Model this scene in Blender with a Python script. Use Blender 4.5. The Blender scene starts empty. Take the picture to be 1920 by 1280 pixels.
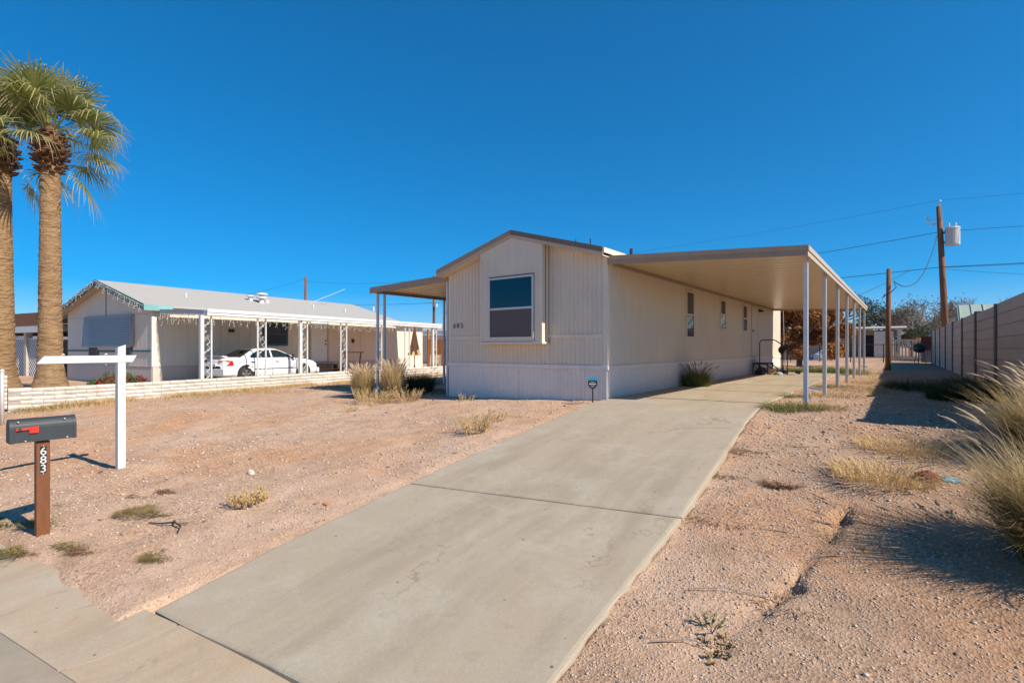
import bpy, math, random
import numpy as np
from mathutils import Vector, Matrix
R = math.radians
rnd = random.Random(7)
nr = np.random.default_rng(11)
scn = bpy.context.scene
col = scn.collection

# ------------------------------------------------------------------ camera, sky, sun, exposure
YAW = math.atan(740 / 950)
cam_d = bpy.data.cameras.new('camera')
cam = bpy.data.objects.new('camera', cam_d)
col.objects.link(cam)
cam.location = (0, 0, 1.0)
cam.rotation_euler = (R(90), 0, YAW)
cam_d.sensor_width = 36.0
cam_d.lens = 36.0 * 950 / 1920
cam_d.shift_y = 12 / 1920
cam_d.clip_start = 0.05
cam_d.clip_end = 30000
scn.camera = cam

SUN_EL, SUN_AZ = R(41), R(4)          # azimuth measured from +X towards +Y
sdir = Vector((math.cos(SUN_EL) * math.cos(SUN_AZ), math.cos(SUN_EL) * math.sin(SUN_AZ), math.sin(SUN_EL)))
sun_d = bpy.data.lights.new('sun', 'SUN')
sun_d.energy = 4.7
sun_d.angle = R(0.53)
sun_d.color = (1.0, 0.90, 0.76)
sun = bpy.data.objects.new('sun', sun_d)
col.objects.link(sun)
sun.rotation_euler = sdir.to_track_quat('Z', 'Y').to_euler()
sun.location = (20, 5, 30)

world = bpy.data.worlds.new('World')
scn.world = world
world.use_nodes = True
wn, wl = world.node_tree.nodes, world.node_tree.links
bgn = wn['Background']
sky = wn.new('ShaderNodeTexSky')
sky.sky_type = 'NISHITA'
sky.sun_disc = False
sky.sun_elevation = SUN_EL
sky.sun_rotation = R(90) - SUN_AZ
sky.altitude = 400
sky.air_density = 0.6
sky.dust_density = 0.25
sky.ozone_density = 3.0
hsv = wn.new('ShaderNodeHueSaturation')
hsv.inputs['Hue'].default_value = 0.498
hsv.inputs['Saturation'].default_value = 1.95
hsv.inputs['Value'].default_value = 1.16
gmn = wn.new('ShaderNodeGamma')
gmn.inputs['Gamma'].default_value = 0.73
wl.new(sky.outputs[0], gmn.inputs['Color'])
wl.new(gmn.outputs[0], hsv.inputs['Color'])
wl.new(hsv.outputs[0], bgn.inputs['Color'])
bgn.inputs['Strength'].default_value = 0.145
scn.view_settings.view_transform = 'Standard'
scn.view_settings.look = 'None'
scn.view_settings.exposure = 0.60
scn.view_settings.gamma = 1.0
scn.view_settings.use_curve_mapping = False

# ------------------------------------------------------------------ helpers
def tag(o, label=None, cat=None, group=None, kind=None):
    if label: o['label'] = label
    if cat: o['category'] = cat
    if group: o['group'] = group
    if kind: o['kind'] = kind
    return o

def empty(name, loc=(0, 0, 0), rz=0.0, **k):
    o = bpy.data.objects.new(name, None)
    o.empty_display_size = 0.2
    col.objects.link(o)
    o.location = loc
    o.rotation_euler = (0, 0, rz)
    return tag(o, **k)

def link(name, me, parent=None, loc=(0, 0, 0), rot=(0, 0, 0), **k):
    o = bpy.data.objects.new(name, me)
    col.objects.link(o)
    o.parent = parent
    o.location = loc
    o.rotation_euler = rot
    return tag(o, **k)

def copy_tree(o, parent=None):
    c = o.copy()
    col.objects.link(c)
    c.parent = parent
    for ch in list(o.children):
        copy_tree(ch, c)
    return c

class MB:
    def __init__(s):
        s.v, s.f = [], []
    def add(s, vs, fs):
        n = len(s.v)
        s.v.extend([tuple(p) for p in vs])
        s.f.extend([tuple(i + n for i in f) for f in fs])
        return s
    def box(s, x0, x1, y0, y1, z0, z1):
        return s.add([(x0, y0, z0), (x1, y0, z0), (x1, y1, z0), (x0, y1, z0), (x0, y0, z1), (x1, y0, z1), (x1, y1, z1), (x0, y1, z1)],
                     [(0, 3, 2, 1), (4, 5, 6, 7), (0, 1, 5, 4), (1, 2, 6, 5), (2, 3, 7, 6), (3, 0, 4, 7)])
    def hexa(s, p):
        return s.add(p, [(0, 3, 2, 1), (4, 5, 6, 7), (0, 1, 5, 4), (1, 2, 6, 5), (2, 3, 7, 6), (3, 0, 4, 7)])
    def bar(s, a, b, w, h, up=(0, 0, 1)):
        a, b = Vector(a), Vector(b)
        d = (b - a).normalized()
        u = Vector(up)
        sd = d.cross(u)
        if sd.length < 1e-4:
            sd = d.cross(Vector((1, 0, 0)))
        sd.normalize()
        u = sd.cross(d).normalized()
        o = []
        for p in (a, b):
            for i, j in ((-1, -1), (1, -1), (1, 1), (-1, 1)):
                o.append(p + sd * (w / 2 * i) + u * (h / 2 * j))
        return s.add(o, [(3, 2, 1, 0), (4, 5, 6, 7), (0, 1, 5, 4), (1, 2, 6, 5), (2, 3, 7, 6), (3, 0, 4, 7)])
    def tube(s, pts, r, n=8, caps=True):
        pts = [Vector(p) for p in pts]
        m = len(pts)
        rs = r if isinstance(r, (list, tuple)) else [r] * m
        vs, fs = [], []
        ref = Vector((0.13, 0.21, 0.97)).normalized()
        for i, p in enumerate(pts):
            d = (pts[min(i + 1, m - 1)] - pts[max(i - 1, 0)]).normalized()
            a = d.cross(ref)
            if a.length < 0.05:
                a = d.cross(Vector((1, 0, 0)))
            a.normalize()
            b = d.cross(a)
            for k in range(n):
                t = 2 * math.pi * k / n
                vs.append(p + (a * math.cos(t) + b * math.sin(t)) * rs[i])
        for i in range(m - 1):
            for k in range(n):
                fs.append((i * n + k, i * n + (k + 1) % n, (i + 1) * n + (k + 1) % n, (i + 1) * n + k))
        if caps:
            fs.append(tuple(range(n - 1, -1, -1)))
            fs.append(tuple((m - 1) * n + k for k in range(n)))
        return s.add(vs, fs)
    def lathe(s, prof, n=16, c=(0, 0, 0), caps=True):
        vs, fs = [], []
        for r, z in prof:
            for k in range(n):
                t = 2 * math.pi * k / n
                vs.append((c[0] + r * math.cos(t), c[1] + r * math.sin(t), c[2] + z))
        m = len(prof)
        for i in range(m - 1):
            for k in range(n):
                fs.append((i * n + k, i * n + (k + 1) % n, (i + 1) * n + (k + 1) % n, (i + 1) * n + k))
        if caps:
            fs.append(tuple(range(n - 1, -1, -1)))
            fs.append(tuple((m - 1) * n + k for k in range(n)))
        return s.add(vs, fs)
    def prism(s, poly, a, b):
        """poly: list of 3d points; extruded by vector from a to b offsets"""
        a, b = Vector(a), Vector(b)
        n = len(poly)
        vs = [Vector(p) + a for p in poly] + [Vector(p) + b for p in poly]
        fs = [tuple(range(n - 1, -1, -1)), tuple(range(n, 2 * n))]
        for i in range(n):
            j = (i + 1) % n
            fs.append((i, j, n + j, n + i))
        return s.add(vs, fs)
    def mesh(s, name, mat, smooth=False):
        me = bpy.data.meshes.new(name)
        me.from_pydata(s.v, [], s.f)
        me.update()
        if mat: me.materials.append(mat)
        if smooth:
            me.polygons.foreach_set('use_smooth', [True] * len(me.polygons))
        return me
    def build(s, name, mat, parent=None, loc=(0, 0, 0), rot=(0, 0, 0), smooth=False, bevel=0.0, **k):
        o = link(name, s.mesh(name, mat, smooth), parent, loc, rot, **k)
        if bevel:
            m = o.modifiers.new('edge', 'BEVEL')
            m.width = bevel
            m.segments = 2
            m.limit_method = 'ANGLE'
            m.angle_limit = R(40)
        return o

def np_mesh(name, verts, faces, mat, smooth=False):
    verts = np.ascontiguousarray(verts, dtype=np.float32)
    faces = np.ascontiguousarray(faces, dtype=np.int32)
    k = faces.shape[1]
    me = bpy.data.meshes.new(name)
    me.vertices.add(len(verts))
    me.vertices.foreach_set('co', verts.ravel())
    me.loops.add(faces.size)
    me.loops.foreach_set('vertex_index', faces.ravel())
    me.polygons.add(len(faces))
    me.polygons.foreach_set('loop_start', np.arange(0, faces.size, k, dtype=np.int32))
    me.update(calc_edges=True)
    if mat: me.materials.append(mat)
    if smooth:
        me.polygons.foreach_set('use_smooth', np.ones(len(faces), dtype=bool))
    return me

# ------------------------------------------------------------------ materials
def nodes_of(name):
    m = bpy.data.materials.new(name)
    m.use_nodes = True
    nt = m.node_tree
    return m, nt.nodes, nt.links, nt.nodes['Principled BSDF']

def ramp(n, l, src, stops):
    r = n.new('ShaderNodeValToRGB')
    e = r.color_ramp.elements
    while len(e) < len(stops): e.new(0.5)
    for el, (p, c) in zip(e, stops):
        el.position = p
        el.color = (*c, 1) if len(c) == 3 else c
    l.new(src, r.inputs['Fac'])
    return r.outputs['Color']

def noise(n, l, vec, scale, detail=4, rough=0.6, dist=0.0):
    t = n.new('ShaderNodeTexNoise')
    t.inputs['Scale'].default_value = scale
    t.inputs['Detail'].default_value = detail
    t.inputs['Roughness'].default_value = rough
    t.inputs['Distortion'].default_value = dist
    if vec: l.new(vec, t.inputs['Vector'])
    return t.outputs['Fac']

def mixc(n, l, fac, a, b, mode='MIX'):
    m = n.new('ShaderNodeMix')
    m.data_type = 'RGBA'
    m.blend_type = mode
    if isinstance(fac, (int, float)): m.inputs['Factor'].default_value = fac
    else: l.new(fac, m.inputs['Factor'])
    for s, v in (('A', a), ('B', b)):
        sock = [i for i in m.inputs if i.name == s and i.type == 'RGBA'][0]
        if isinstance(v, tuple): sock.default_value = (*v, 1)
        else: l.new(v, sock)
    return [o for o in m.outputs if o.type == 'RGBA'][0]

def wpos(n):
    return n.new('ShaderNodeNewGeometry').outputs['Position']

def bump(n, l, bs, h, strength=0.3, dist=0.02, prev=None):
    b = n.new('ShaderNodeBump')
    b.inputs['Strength'].default_value = strength
    b.inputs['Distance'].default_value = dist
    l.new(h, b.inputs['Height'])
    if prev: l.new(prev, b.inputs['Normal'])
    l.new(b.outputs['Normal'], bs.inputs['Normal'])
    return b.outputs['Normal']

def pmat(name, c1, c2=None, scale=3.0, rough=0.6, bs_=0.0, bscale=40.0, metal=0.0, spec=0.5, stretch=None, obj_var=0.0, dirt=None, island=0.0):
    m, n, l, b = nodes_of(name)
    b.inputs['Roughness'].default_value = rough
    b.inputs['Metallic'].default_value = metal
    b.inputs['Specular IOR Level'].default_value = spec
    vec = wpos(n)
    if stretch:
        mp = n.new('ShaderNodeMapping')
        mp.inputs['Scale'].default_value = stretch
        l.new(vec, mp.inputs['Vector'])
        vec = mp.outputs['Vector']
    if c2 is None: c2 = tuple(x * 0.82 for x in c1)
    f = noise(n, l, vec, scale, 6, 0.65)
    c = ramp(n, l, f, [(0.32, c1), (0.68, c2)])
    if dirt:
        f2 = noise(n, l, vec, dirt[1], 5, 0.7, 0.4)
        fr = ramp(n, l, f2, [(dirt[2], (0, 0, 0)), (min(1, dirt[2] + 0.18), (1, 1, 1))])
        c = mixc(n, l, fr, c, dirt[0])
    if obj_var or island:
        src = n.new('ShaderNodeObjectInfo').outputs['Random'] if obj_var else n.new('ShaderNodeNewGeometry').outputs['Random Per Island']
        a = obj_var or island
        g = ramp(n, l, src, [(0, (1 - a,) * 3), (1, (1 + a,) * 3)])
        c = mixc(n, l, 1.0, c, g, 'MULTIPLY')
    l.new(c, b.inputs['Base Color'])
    if bs_:
        bump(n, l, b, noise(n, l, vec, bscale, 5, 0.7), bs_, 0.01)
    return m

def leafmat(name, stops, rough=0.6, trans=0.0, along=None):
    """colour by random island; trans mixes translucency"""
    m, n, l, b = nodes_of(name)
    b.inputs['Roughness'].default_value = rough
    b.inputs['Specular IOR Level'].default_value = 0.25
    rd = n.new('ShaderNodeNewGeometry').outputs['Random Per Island']
    k = len(stops)
    c = ramp(n, l, rd, [(i / max(1, k - 1), s) for i, s in enumerate(stops)])
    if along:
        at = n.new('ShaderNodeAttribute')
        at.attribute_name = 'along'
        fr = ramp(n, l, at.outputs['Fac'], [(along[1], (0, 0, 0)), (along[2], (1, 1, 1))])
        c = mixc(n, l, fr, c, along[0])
    l.new(c, b.inputs['Base Color'])
    if trans:
        t = n.new('ShaderNodeBsdfTranslucent')
        l.new(c, t.inputs['Color'])
        mx = n.new('ShaderNodeMixShader')
        mx.inputs[0].default_value = trans
        l.new(b.outputs[0], mx.inputs[1])
        l.new(t.outputs[0], mx.inputs[2])
        l.new(mx.outputs[0], n['Material Output'].inputs['Surface'])
    return m

def glassmat(name, c, rough=0.03, ior=1.9):
    m, n, l, b = nodes_of(name)
    b.inputs['Base Color'].default_value = (*c, 1)
    b.inputs['Roughness'].default_value = rough
    b.inputs['IOR'].default_value = ior
    return m

M = {}
def streaked(name, c1, c2, dirt, rough=0.45, spec=0.4):
    """painted metal siding: faint vertical streaks, dust rising from the base, chalky patches"""
    m, n, l, b = nodes_of(name)
    p = wpos(n)
    mp = n.new('ShaderNodeMapping')
    mp.inputs['Scale'].default_value = (9, 9, 0.6)
    l.new(p, mp.inputs['Vector'])
    c = ramp(n, l, noise(n, l, mp.outputs[0], 1.0, 5, 0.7), [(0.3, c1), (0.72, c2)])
    c = mixc(n, l, ramp(n, l, noise(n, l, p, 1.1, 5, 0.7, 0.6), [(0.52, (0, 0, 0)), (0.8, (0.6, 0.6, 0.6))]), c, dirt)
    mp2 = n.new('ShaderNodeMapping')
    mp2.inputs['Scale'].default_value = (22, 22, 1.6)
    l.new(p, mp2.inputs['Vector'])
    c = mixc(n, l, ramp(n, l, noise(n, l, mp2.outputs[0], 1.0, 3, 0.6), [(0.68, (0, 0, 0)), (0.85, (0.35, 0.35, 0.35))]), c, dirt)
    l.new(c, b.inputs['Base Color'])
    b.inputs['Roughness'].default_value = rough
    b.inputs['Specular IOR Level'].default_value = spec
    bump(n, l, b, noise(n, l, p, 7, 3, 0.5), 0.12, 0.01)
    return m
M['siding'] = streaked('beige_siding', (.69, .595, .475), (.64, .55, .435), (.53, .44, .34))
M['skirt'] = streaked('skirting_paint', (.76, .69, .64), (.70, .635, .585), (.55, .47, .39))
M['trim'] = streaked('pale_trim', (.72, .63, .51), (.67, .58, .47), (.55, .46, .37))
M['brown'] = pmat('brown_fascia', (.36, .26, .185), (.31, .22, .155), 4, 0.5, 0.05)
M['edge'] = pmat('weathered_roof_edge', (.24, .19, .15), (.13, .10, .085), 14, 0.9, 0.5, 60, stretch=(1, 1, 3))
M['tan'] = pmat('tan_soffit', (.52, .42, .31), (.47, .37, .27), 3, 0.5)
M['pan'] = pmat('carport_pan', (.60, .47, .29), (.56, .435, .265), 2, 0.32, 0.05, 12)
M['roofing'] = pmat('pale_roof_coating', (.55, .52, .48), (.42, .39, .35), 3, 0.9, 0.3, 30)
M['post'] = pmat('painted_post', (.66, .67, .68), (.57, .58, .60), 6, 0.4, 0.04)
M['white'] = pmat('white_paint', (.66, .66, .65), (.58, .58, .57), 7, 0.45, 0.04)
M['core'] = pmat('wall_core', (.25, .22, .19), None, 3, 0.9)
M['film'] = glassmat('tinted_glass', (.002, .018, .03), 0.02, 1.6)
M['screen'] = pmat('insect_screen', (.115, .10, .10), (.10, .088, .088), 40, 0.85, 0.2, 300)
M['glass'] = glassmat('window_glass', (.012, .014, .016), 0.02, 1.9)
M['alu'] = pmat('aluminium_frame', (.62, .61, .59), (.54, .53, .51), 8, 0.4, metal=0.3)
M['black'] = pmat('black_paint', (.015, .015, .016), (.022, .021, .021), 10, 0.45)
M['dark'] = pmat('dark_void', (.02, .018, .017), None, 10, 0.8)
M['darkmetal'] = pmat('dark_bronze_metal', (.055, .042, .034), (.08, .055, .04), 12, 0.55, metal=0.4)

# ground
def dirtmat():
    m, n, l, b = nodes_of('desert_dirt')
    p = wpos(n)
    big = ramp(n, l, noise(n, l, p, 0.42, 5, 0.6, 0.5), [(0.36, (.59, .42, .305)), (0.50, (.55, .375, .262)), (0.66, (.575, .335, .195))])
    # browner, stonier soil on the lane side of the drive, redder bank soil beside the slab
    sp = n.new('ShaderNodeSeparateXYZ')
    l.new(p, sp.inputs[0])
    ad = n.new('ShaderNodeMath')
    ad.operation = 'MULTIPLY_ADD'
    l.new(noise(n, l, p, 0.9, 4, 0.6), ad.inputs[0])
    ad.inputs[1].default_value = 2.4
    l.new(sp.outputs['X'], ad.inputs[2])
    lane = n.new('ShaderNodeMapRange')
    lane.inputs['From Min'].default_value = -0.9
    lane.inputs['From Max'].default_value = 1.3
    l.new(ad.outputs[0], lane.inputs['Value'])
    big = mixc(n, l, lane.outputs[0], big, mixc(n, l, 1.0, big, (.76, .735, .70), 'MULTIPLY'))
    med = ramp(n, l, noise(n, l, p, 3.4, 6, 0.7, 0.3), [(0.3, (.78, .76, .75)), (0.7, (1.1, 1.1, 1.1))])
    c = mixc(n, l, 1.0, big, med, 'MULTIPLY')
    v = n.new('ShaderNodeTexVoronoi')
    v.inputs['Scale'].default_value = 62
    l.new(p, v.inputs['Vector'])
    cs = n.new('ShaderNodeSeparateColor')
    l.new(v.outputs['Color'], cs.inputs[0])
    gr = ramp(n, l, cs.outputs[0], [(0.0, (.42, .40, .38)), (0.2, (.80, .77, .74)), (0.6, (1.0, 1.0, 1.0)), (0.9, (1.06, 1.07, 1.09)), (1.0, (1.25, 1.27, 1.3))])
    msk = ramp(n, l, noise(n, l, p, 0.8, 4, 0.6), [(0.35, (.25, .25, .25)), (0.6, (1, 1, 1))])
    c = mixc(n, l, msk, c, mixc(n, l, 1.0, c, gr, 'MULTIPLY'))
    fine = ramp(n, l, noise(n, l, p, 130, 3, 0.8), [(0.3, (.7, .68, .66)), (0.7, (1.2, 1.2, 1.2))])
    c = mixc(n, l, 0.7, c, mixc(n, l, 1.0, c, fine, 'MULTIPLY'))
    l.new(c, b.inputs['Base Color'])
    b.inputs['Roughness'].default_value = 0.95
    b.inputs['Specular IOR Level'].default_value = 0.1
    nb = bump(n, l, b, noise(n, l, p, 9, 6, 0.75), 0.32, 0.035)
    nb = bump(n, l, b, v.outputs['Distance'], 0.5, 0.012, nb)
    bump(n, l, b, noise(n, l, p, 160, 3, 0.8), 0.5, 0.008, nb)
    return m
M['dirt'] = dirtmat()

def concmat(name, base, warm, light, seed=0.0):
    m, n, l, b = nodes_of(name)
    p = wpos(n)
    mp = n.new('ShaderNodeMapping')
    mp.inputs['Location'].default_value = (seed, seed * 2, 0)
    l.new(p, mp.inputs['Vector'])
    q = mp.outputs[0]
    c = ramp(n, l, noise(n, l, q, 0.7, 6, 0.6, 0.6), [(0.3, base), (0.5, warm), (0.72, base)])
    # long faint tyre tracks along the drive
    mt = n.new('ShaderNodeMapping')
    mt.inputs['Scale'].default_value = (2.6, 0.35, 1)
    l.new(q, mt.inputs['Vector'])
    c = mixc(n, l, ramp(n, l, noise(n, l, mt.outputs[0], 1.0, 5, 0.65), [(0.48, (0, 0, 0)), (0.68, (.7, .7, .7))]), c, tuple(x * 0.78 for x in warm))
    c = mixc(n, l, ramp(n, l, noise(n, l, q, 1.5, 8, 0.75, 0.35), [(0.50, (0, 0, 0)), (0.74, (.75, .75, .75))]), c, tuple(x * 1.04 for x in light))
    c = mixc(n, l, ramp(n, l, noise(n, l, q, 5.5, 4, 0.6, 0.3), [(0.60, (0, 0, 0)), (0.76, (.6, .6, .6))]), c, tuple(x * 0.70 for x in base))
    fine = ramp(n, l, noise(n, l, q, 75, 4, 0.8), [(0.3, (.86, .86, .85)), (0.7, (1.08, 1.08, 1.08))])
    c = mixc(n, l, 1.0, c, fine, 'MULTIPLY')
    # dark specks
    v = n.new('ShaderNodeTexVoronoi')
    v.inputs['Scale'].default_value = 4.5
    l.new(q, v.inputs['Vector'])
    c = mixc(n, l, ramp(n, l, v.outputs['Distance'], [(0.035, (.85, .85, .85)), (0.055, (0, 0, 0))]), c, (.12, .08, .06))
    # hairline scratches
    w = n.new('ShaderNodeTexVoronoi')
    w.feature = 'DISTANCE_TO_EDGE'
    w.inputs['Scale'].default_value = 0.42
    mw = n.new('ShaderNodeMapping')
    mw.inputs['Rotation'].default_value = (0, 0, 0.6 + seed)
    mw.inputs['Scale'].default_value = (1.8, 0.5, 1)
    l.new(q, mw.inputs['Vector'])
    nz = noise(n, l, q, 3.0, 4, 0.6)
    ad = n.new('ShaderNodeVectorMath')
    ad.operation = 'ADD'
    l.new(mw.outputs[0], ad.inputs[0])
    l.new(nz, ad.inputs[1])
    l.new(ad.outputs[0], w.inputs['Vector'])
    brk = ramp(n, l, noise(n, l, q, 0.9, 3, 0.5), [(0.5, (0, 0, 0)), (0.62, (1, 1, 1))])
    ln = ramp(n, l, w.outputs['Distance'], [(0.0, (.7, .7, .7)), (0.012, (0, 0, 0))])
    c = mixc(n, l, mixc(n, l, 1.0, ln, brk, 'MULTIPLY'), c, (.20, .15, .11))
    l.new(c, b.inputs['Base Color'])
    b.inputs['Roughness'].default_value = 0.85
    b.inputs['Specular IOR Level'].default_value = 0.25
    nb = bump(n, l, b, noise(n, l, q, 1.6, 5, 0.6), 0.25, 0.03)
    bump(n, l, b, noise(n, l, q, 110, 4, 0.8), 0.35, 0.004, nb)
    return m
M['conc'] = concmat('driveway_concrete', (.395, .34, .26), (.39, .32, .235), (.43, .39, .32))
M['conc2'] = concmat('carport_slab_concrete', (.42, .35, .255), (.39, .315, .225), (.46, .40, .31), 3.3)
M['gutter'] = concmat('gutter_concrete', (.43, .36, .27), (.43, .325, .225), (.45, .39, .31), 7.1)
M['asphalt'] = pmat('asphalt', (.37, .305, .23), (.28, .235, .18), 3, 0.95, 0.5, 120, dirt=((.36, .27, .19), 1.2, 0.5))

# ------------------------------------------------------------------ terrain heights
XK = np.array([-45, -16.5, -8.6, -4.45, -1.0, 6.0, 40.0])
PROF = [
    [(0, -.86), (4, -.40), (10, -.25), (40, -.2), (120, 0)],
    [(0, -.86), (3.7, -.40), (7.5, -.33), (12, -.25), (17, -.2), (60, -.05)],
    [(0, -.86), (1.7, -.66), (8.2, -.17), (15, -.08), (60, 0)],
    [(0.0, -.86), (3.04, -.457), (6.8, .0), (8, .03), (60, .03)],
    [(-.5, -.86), (2.5, -.45), (6.3, .03), (8, .055), (60, .03)],
    [(-1.2, -.86), (2.0, -.45), (5.5, .03), (8, .06), (60, .03)],
    [(-2, -.86), (2.0, -.45), (5.5, .03), (8, .06), (60, .03)],
]
def street_edge(x):
    return 1.2 + 0.17 * (x + 4.3)
GX = np.arange(-60, 30, 0.2)
GY = np.arange(-25, 130, 0.2)
def _table():
    X, Y = np.meshgrid(GX, GY, indexing='ij')
    D = Y - street_edge(X)
    Z = np.zeros_like(X)
    cols = [np.interp(D, [a for a, _ in p], [b for _, b in p]) for p in PROF]
    idx = np.clip(np.searchsorted(XK, X) - 1, 0, len(XK) - 2)
    t = np.clip((X - XK[idx]) / (XK[idx + 1] - XK[idx]), 0, 1)
    for k in range(len(XK) - 1):
        mk = idx == k
        Z[mk] = (cols[k] * (1 - t) + cols[k + 1] * t)[mk]
    for _ in range(2):
        for ax in (0, 1):
            Z = (np.roll(Z, 1, ax) + Z + np.roll(Z, -1, ax)) / 3
    return Z
GZ = _table()
def G(x, y):
    """base terrain height (vectorised)"""
    x, y = np.asarray(x, float), np.asarray(y, float)
    fx = np.clip((x - GX[1]) / 0.2 + 1, 1, len(GX) - 3)
    fy = np.clip((y - GY[1]) / 0.2 + 1, 1, len(GY) - 3)
    i, j = fx.astype(int), fy.astype(int)
    a, b = fx - i, fy - j
    return GZ[i, j] * (1 - a) * (1 - b) + GZ[i + 1, j] * a * (1 - b) + GZ[i, j + 1] * (1 - a) * b + GZ[i + 1, j + 1] * a * b

_wv = [(nr.uniform(0, 6.28), nr.uniform(0, 6.28), f) for f in (1.1, 1.7, 2.6, 3.9, 5.5, 8.1, 11.7, 17.0) for _ in range(3)]
def micro(x, y):
    z = 0
    for a, ph, f in _wv:
        z = z + np.sin((x * math.cos(a) + y * math.sin(a)) * f + ph + 1.3 * np.sin(x * 0.7 * f * 0.5 + y * 0.43 * f + ph)) * (0.0085 / f ** 0.7)
    return z

DL = [(-4.22, 1.24), (-4.36, 3.74), (-4.55, 7.9), (-4.50, 9.02)]
DR = [(-1.42, 1.62), (-1.50, 4.26), (-1.78, 8.3), (-1.86, 9.30)]
SLAB_END = 22.0
def drive_edges(y):
    xl = np.interp(y, [p[1] for p in DL] + [SLAB_END], [p[0] for p in DL] + [-4.46])
    xr = np.interp(y, [p[1] for p in DR] + [SLAB_END], [p[0] for p in DR] + [-1.95])
    return xl, xr
GULLY = np.array([(-0.84, 2.95), (-0.74, 3.3), (-0.60, 3.75), (-0.55, 4.3), (-0.45, 4.75), (-0.40, 5.3)])
def seg_dist(x, y, pts):
    d = np.full(np.shape(x), 1e9)
    for (x0, y0), (x1, y1) in zip(pts[:-1], pts[1:]):
        vx, vy = x1 - x0, y1 - y0
        t = np.clip(((x - x0) * vx + (y - y0) * vy) / (vx * vx + vy * vy), 0, 1)
        d = np.minimum(d, np.hypot(x - x0 - t * vx, y - y0 - t * vy))
    return d
def sstep(a, b, v):
    t = np.clip((v - a) / (b - a), 0, 1)
    return t * t * (3 - 2 * t)
HX, HY = -4.47, 8.68          # house front corner next to the driveway
def H(x, y):
    """finished ground surface"""
    x, y = np.asarray(x, float), np.asarray(y, float)
    xl, xr = drive_edges(y)
    mic = micro(x, y)
    z = G(x, y)
    d = y - street_edge(x)
    near = (y < 40) & (x > -20)
    z = z + mic * np.where(near, 1.0, 0.6)
    # dirt washed over the gutter in places, dropping below the concrete towards the street
    wav = 0.10 * np.sin(x * 1.27 + 1.0) + 0.06 * np.sin(x * 2.9 + 0.5 + np.sin(x * 0.7)) + 0.025 * np.sin(x * 7.3 + y * 3.1) * np.sin(x * 1.9)
    wav = np.where(x > -4.3, -0.32, wav)
    z = z - 0.10 * sstep(0.22, -0.26, d + wav)
    z = np.where(d < -9.5, z + 0.12, z)
    # bank beside the slab on the open side
    out = x - xr
    bank = sstep(1.2, 3.0, y) * sstep(8.2, 6.0, y)
    z = z - bank * 0.02 * sstep(-0.1, 0.05, out) * sstep(1.6, 0.5, out)
    dg = seg_dist(x, y, GULLY)
    dg = dg + 0.022 * np.sin(y * 14 + x * 6) + 0.014 * np.sin(y * 31 + 2)
    brk = np.clip(0.6 + 0.6 * np.sin(y * 5.3 + 0.6), 0.15, 1)
    z = z - 0.10 * brk * np.exp(-(np.abs(dg) / 0.036) ** 1.6) - 0.022 * np.exp(-(dg / 0.28) ** 2)
    # sunk under the slabs
    ins = (x > xl + 0.03) & (x < xr - 0.03) & (d > 0.12) & (y < SLAB_END - 0.05)
    z = np.where(ins, z - 0.16, z)
    # slightly below slab level along the edges
    e = np.minimum(np.abs(x - xl), np.abs(x - xr))
    z = z - np.where((~ins) & (y < SLAB_END) & (x < -3), 0.02 * sstep(0.25, 0.0, e), 0)
    # disturbed mound at the sign post
    z = z + 0.045 * np.exp(-(((x + 8.3) / 0.35) ** 2 + ((y - 2.35) / 0.28) ** 2))
    return z
def h1(x, y):
    return float(H(np.array([x]), np.array([y]))[0])
CY, SY = math.cos(YAW), math.sin(YAW)
def ray(u, v):
    """direction of the view through a point of the 1920 x 1280 photograph"""
    q, w = (u - 960) / 950, -(v - 652) / 950
    return q * CY - SY, q * SY + CY, w
def on_ground(u, v):
    """where that line of sight meets the terrain"""
    dx, dy, dz = ray(u, v)
    t = np.arange(1.5, 90, 0.02)
    below = 1.0 + dz * t < G(dx * t, dy * t)
    k = int(np.argmax(below)) if below.any() else len(t) - 1
    return dx * t[k], dy * t[k]
def at_depth(u, v, Z):
    dx, dy, dz = ray(u, v)
    return Vector((dx * Z, dy * Z, 1.0 + dz * Z))

# ------------------------------------------------------------------ ground sheet
def axis(fine0, fine1, step, lo, hi, growth=1.16):
    a = list(np.arange(fine0, fine1 + 1e-6, step))
    s, x = step, fine1
    while x < hi:
        s *= growth
        x += s
        a.append(x)
    s, x = step, fine0
    pre = []
    while x > lo:
        s *= growth
        x -= s
        pre.append(x)
    return np.array(pre[::-1] + a)
gxs = axis(-9.5, 1.6, 0.035, -9000, 9000, 1.07)
gys = axis(0.6, 9.6, 0.035, -9000, 9000, 1.07)
Xg, Yg = np.meshgrid(gxs, gys, indexing='ij')
Zg = H(Xg, Yg)
far = np.hypot(Xg, Yg)
Zg = np.where(far > 140, -0.05 - 0.0 * far, Zg)
nx_, ny_ = len(gxs), len(gys)
vid = np.arange(nx_ * ny_).reshape(nx_, ny_)
quads = np.stack([vid[:-1, :-1], vid[1:, :-1], vid[1:, 1:], vid[:-1, 1:]], -1).reshape(-1, 4)
link('ground', np_mesh('ground', np.stack([Xg, Yg, Zg], -1).reshape(-1, 3), quads, M['dirt'], True), kind='structure')

# ------------------------------------------------------------------ street, gutter, driveway
def strip(name, d0, d1, z, mat, x0=-60, x1=30, n=90, thick=0.0):
    m = MB()
    xs = np.linspace(x0, x1, n)
    vs, fs = [], []
    for i, x in enumerate(xs):
        vs += [(x, street_edge(x) + d0, z), (x, street_edge(x) + d1, z)]
    for i in range(n - 1):
        fs.append((2 * i, 2 * i + 2, 2 * i + 3, 2 * i + 1))
    m.add(vs, fs)
    return m.build(name, mat, kind='structure')
strip('street', -9.0, -0.50, -0.917, M['asphalt'])
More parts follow.
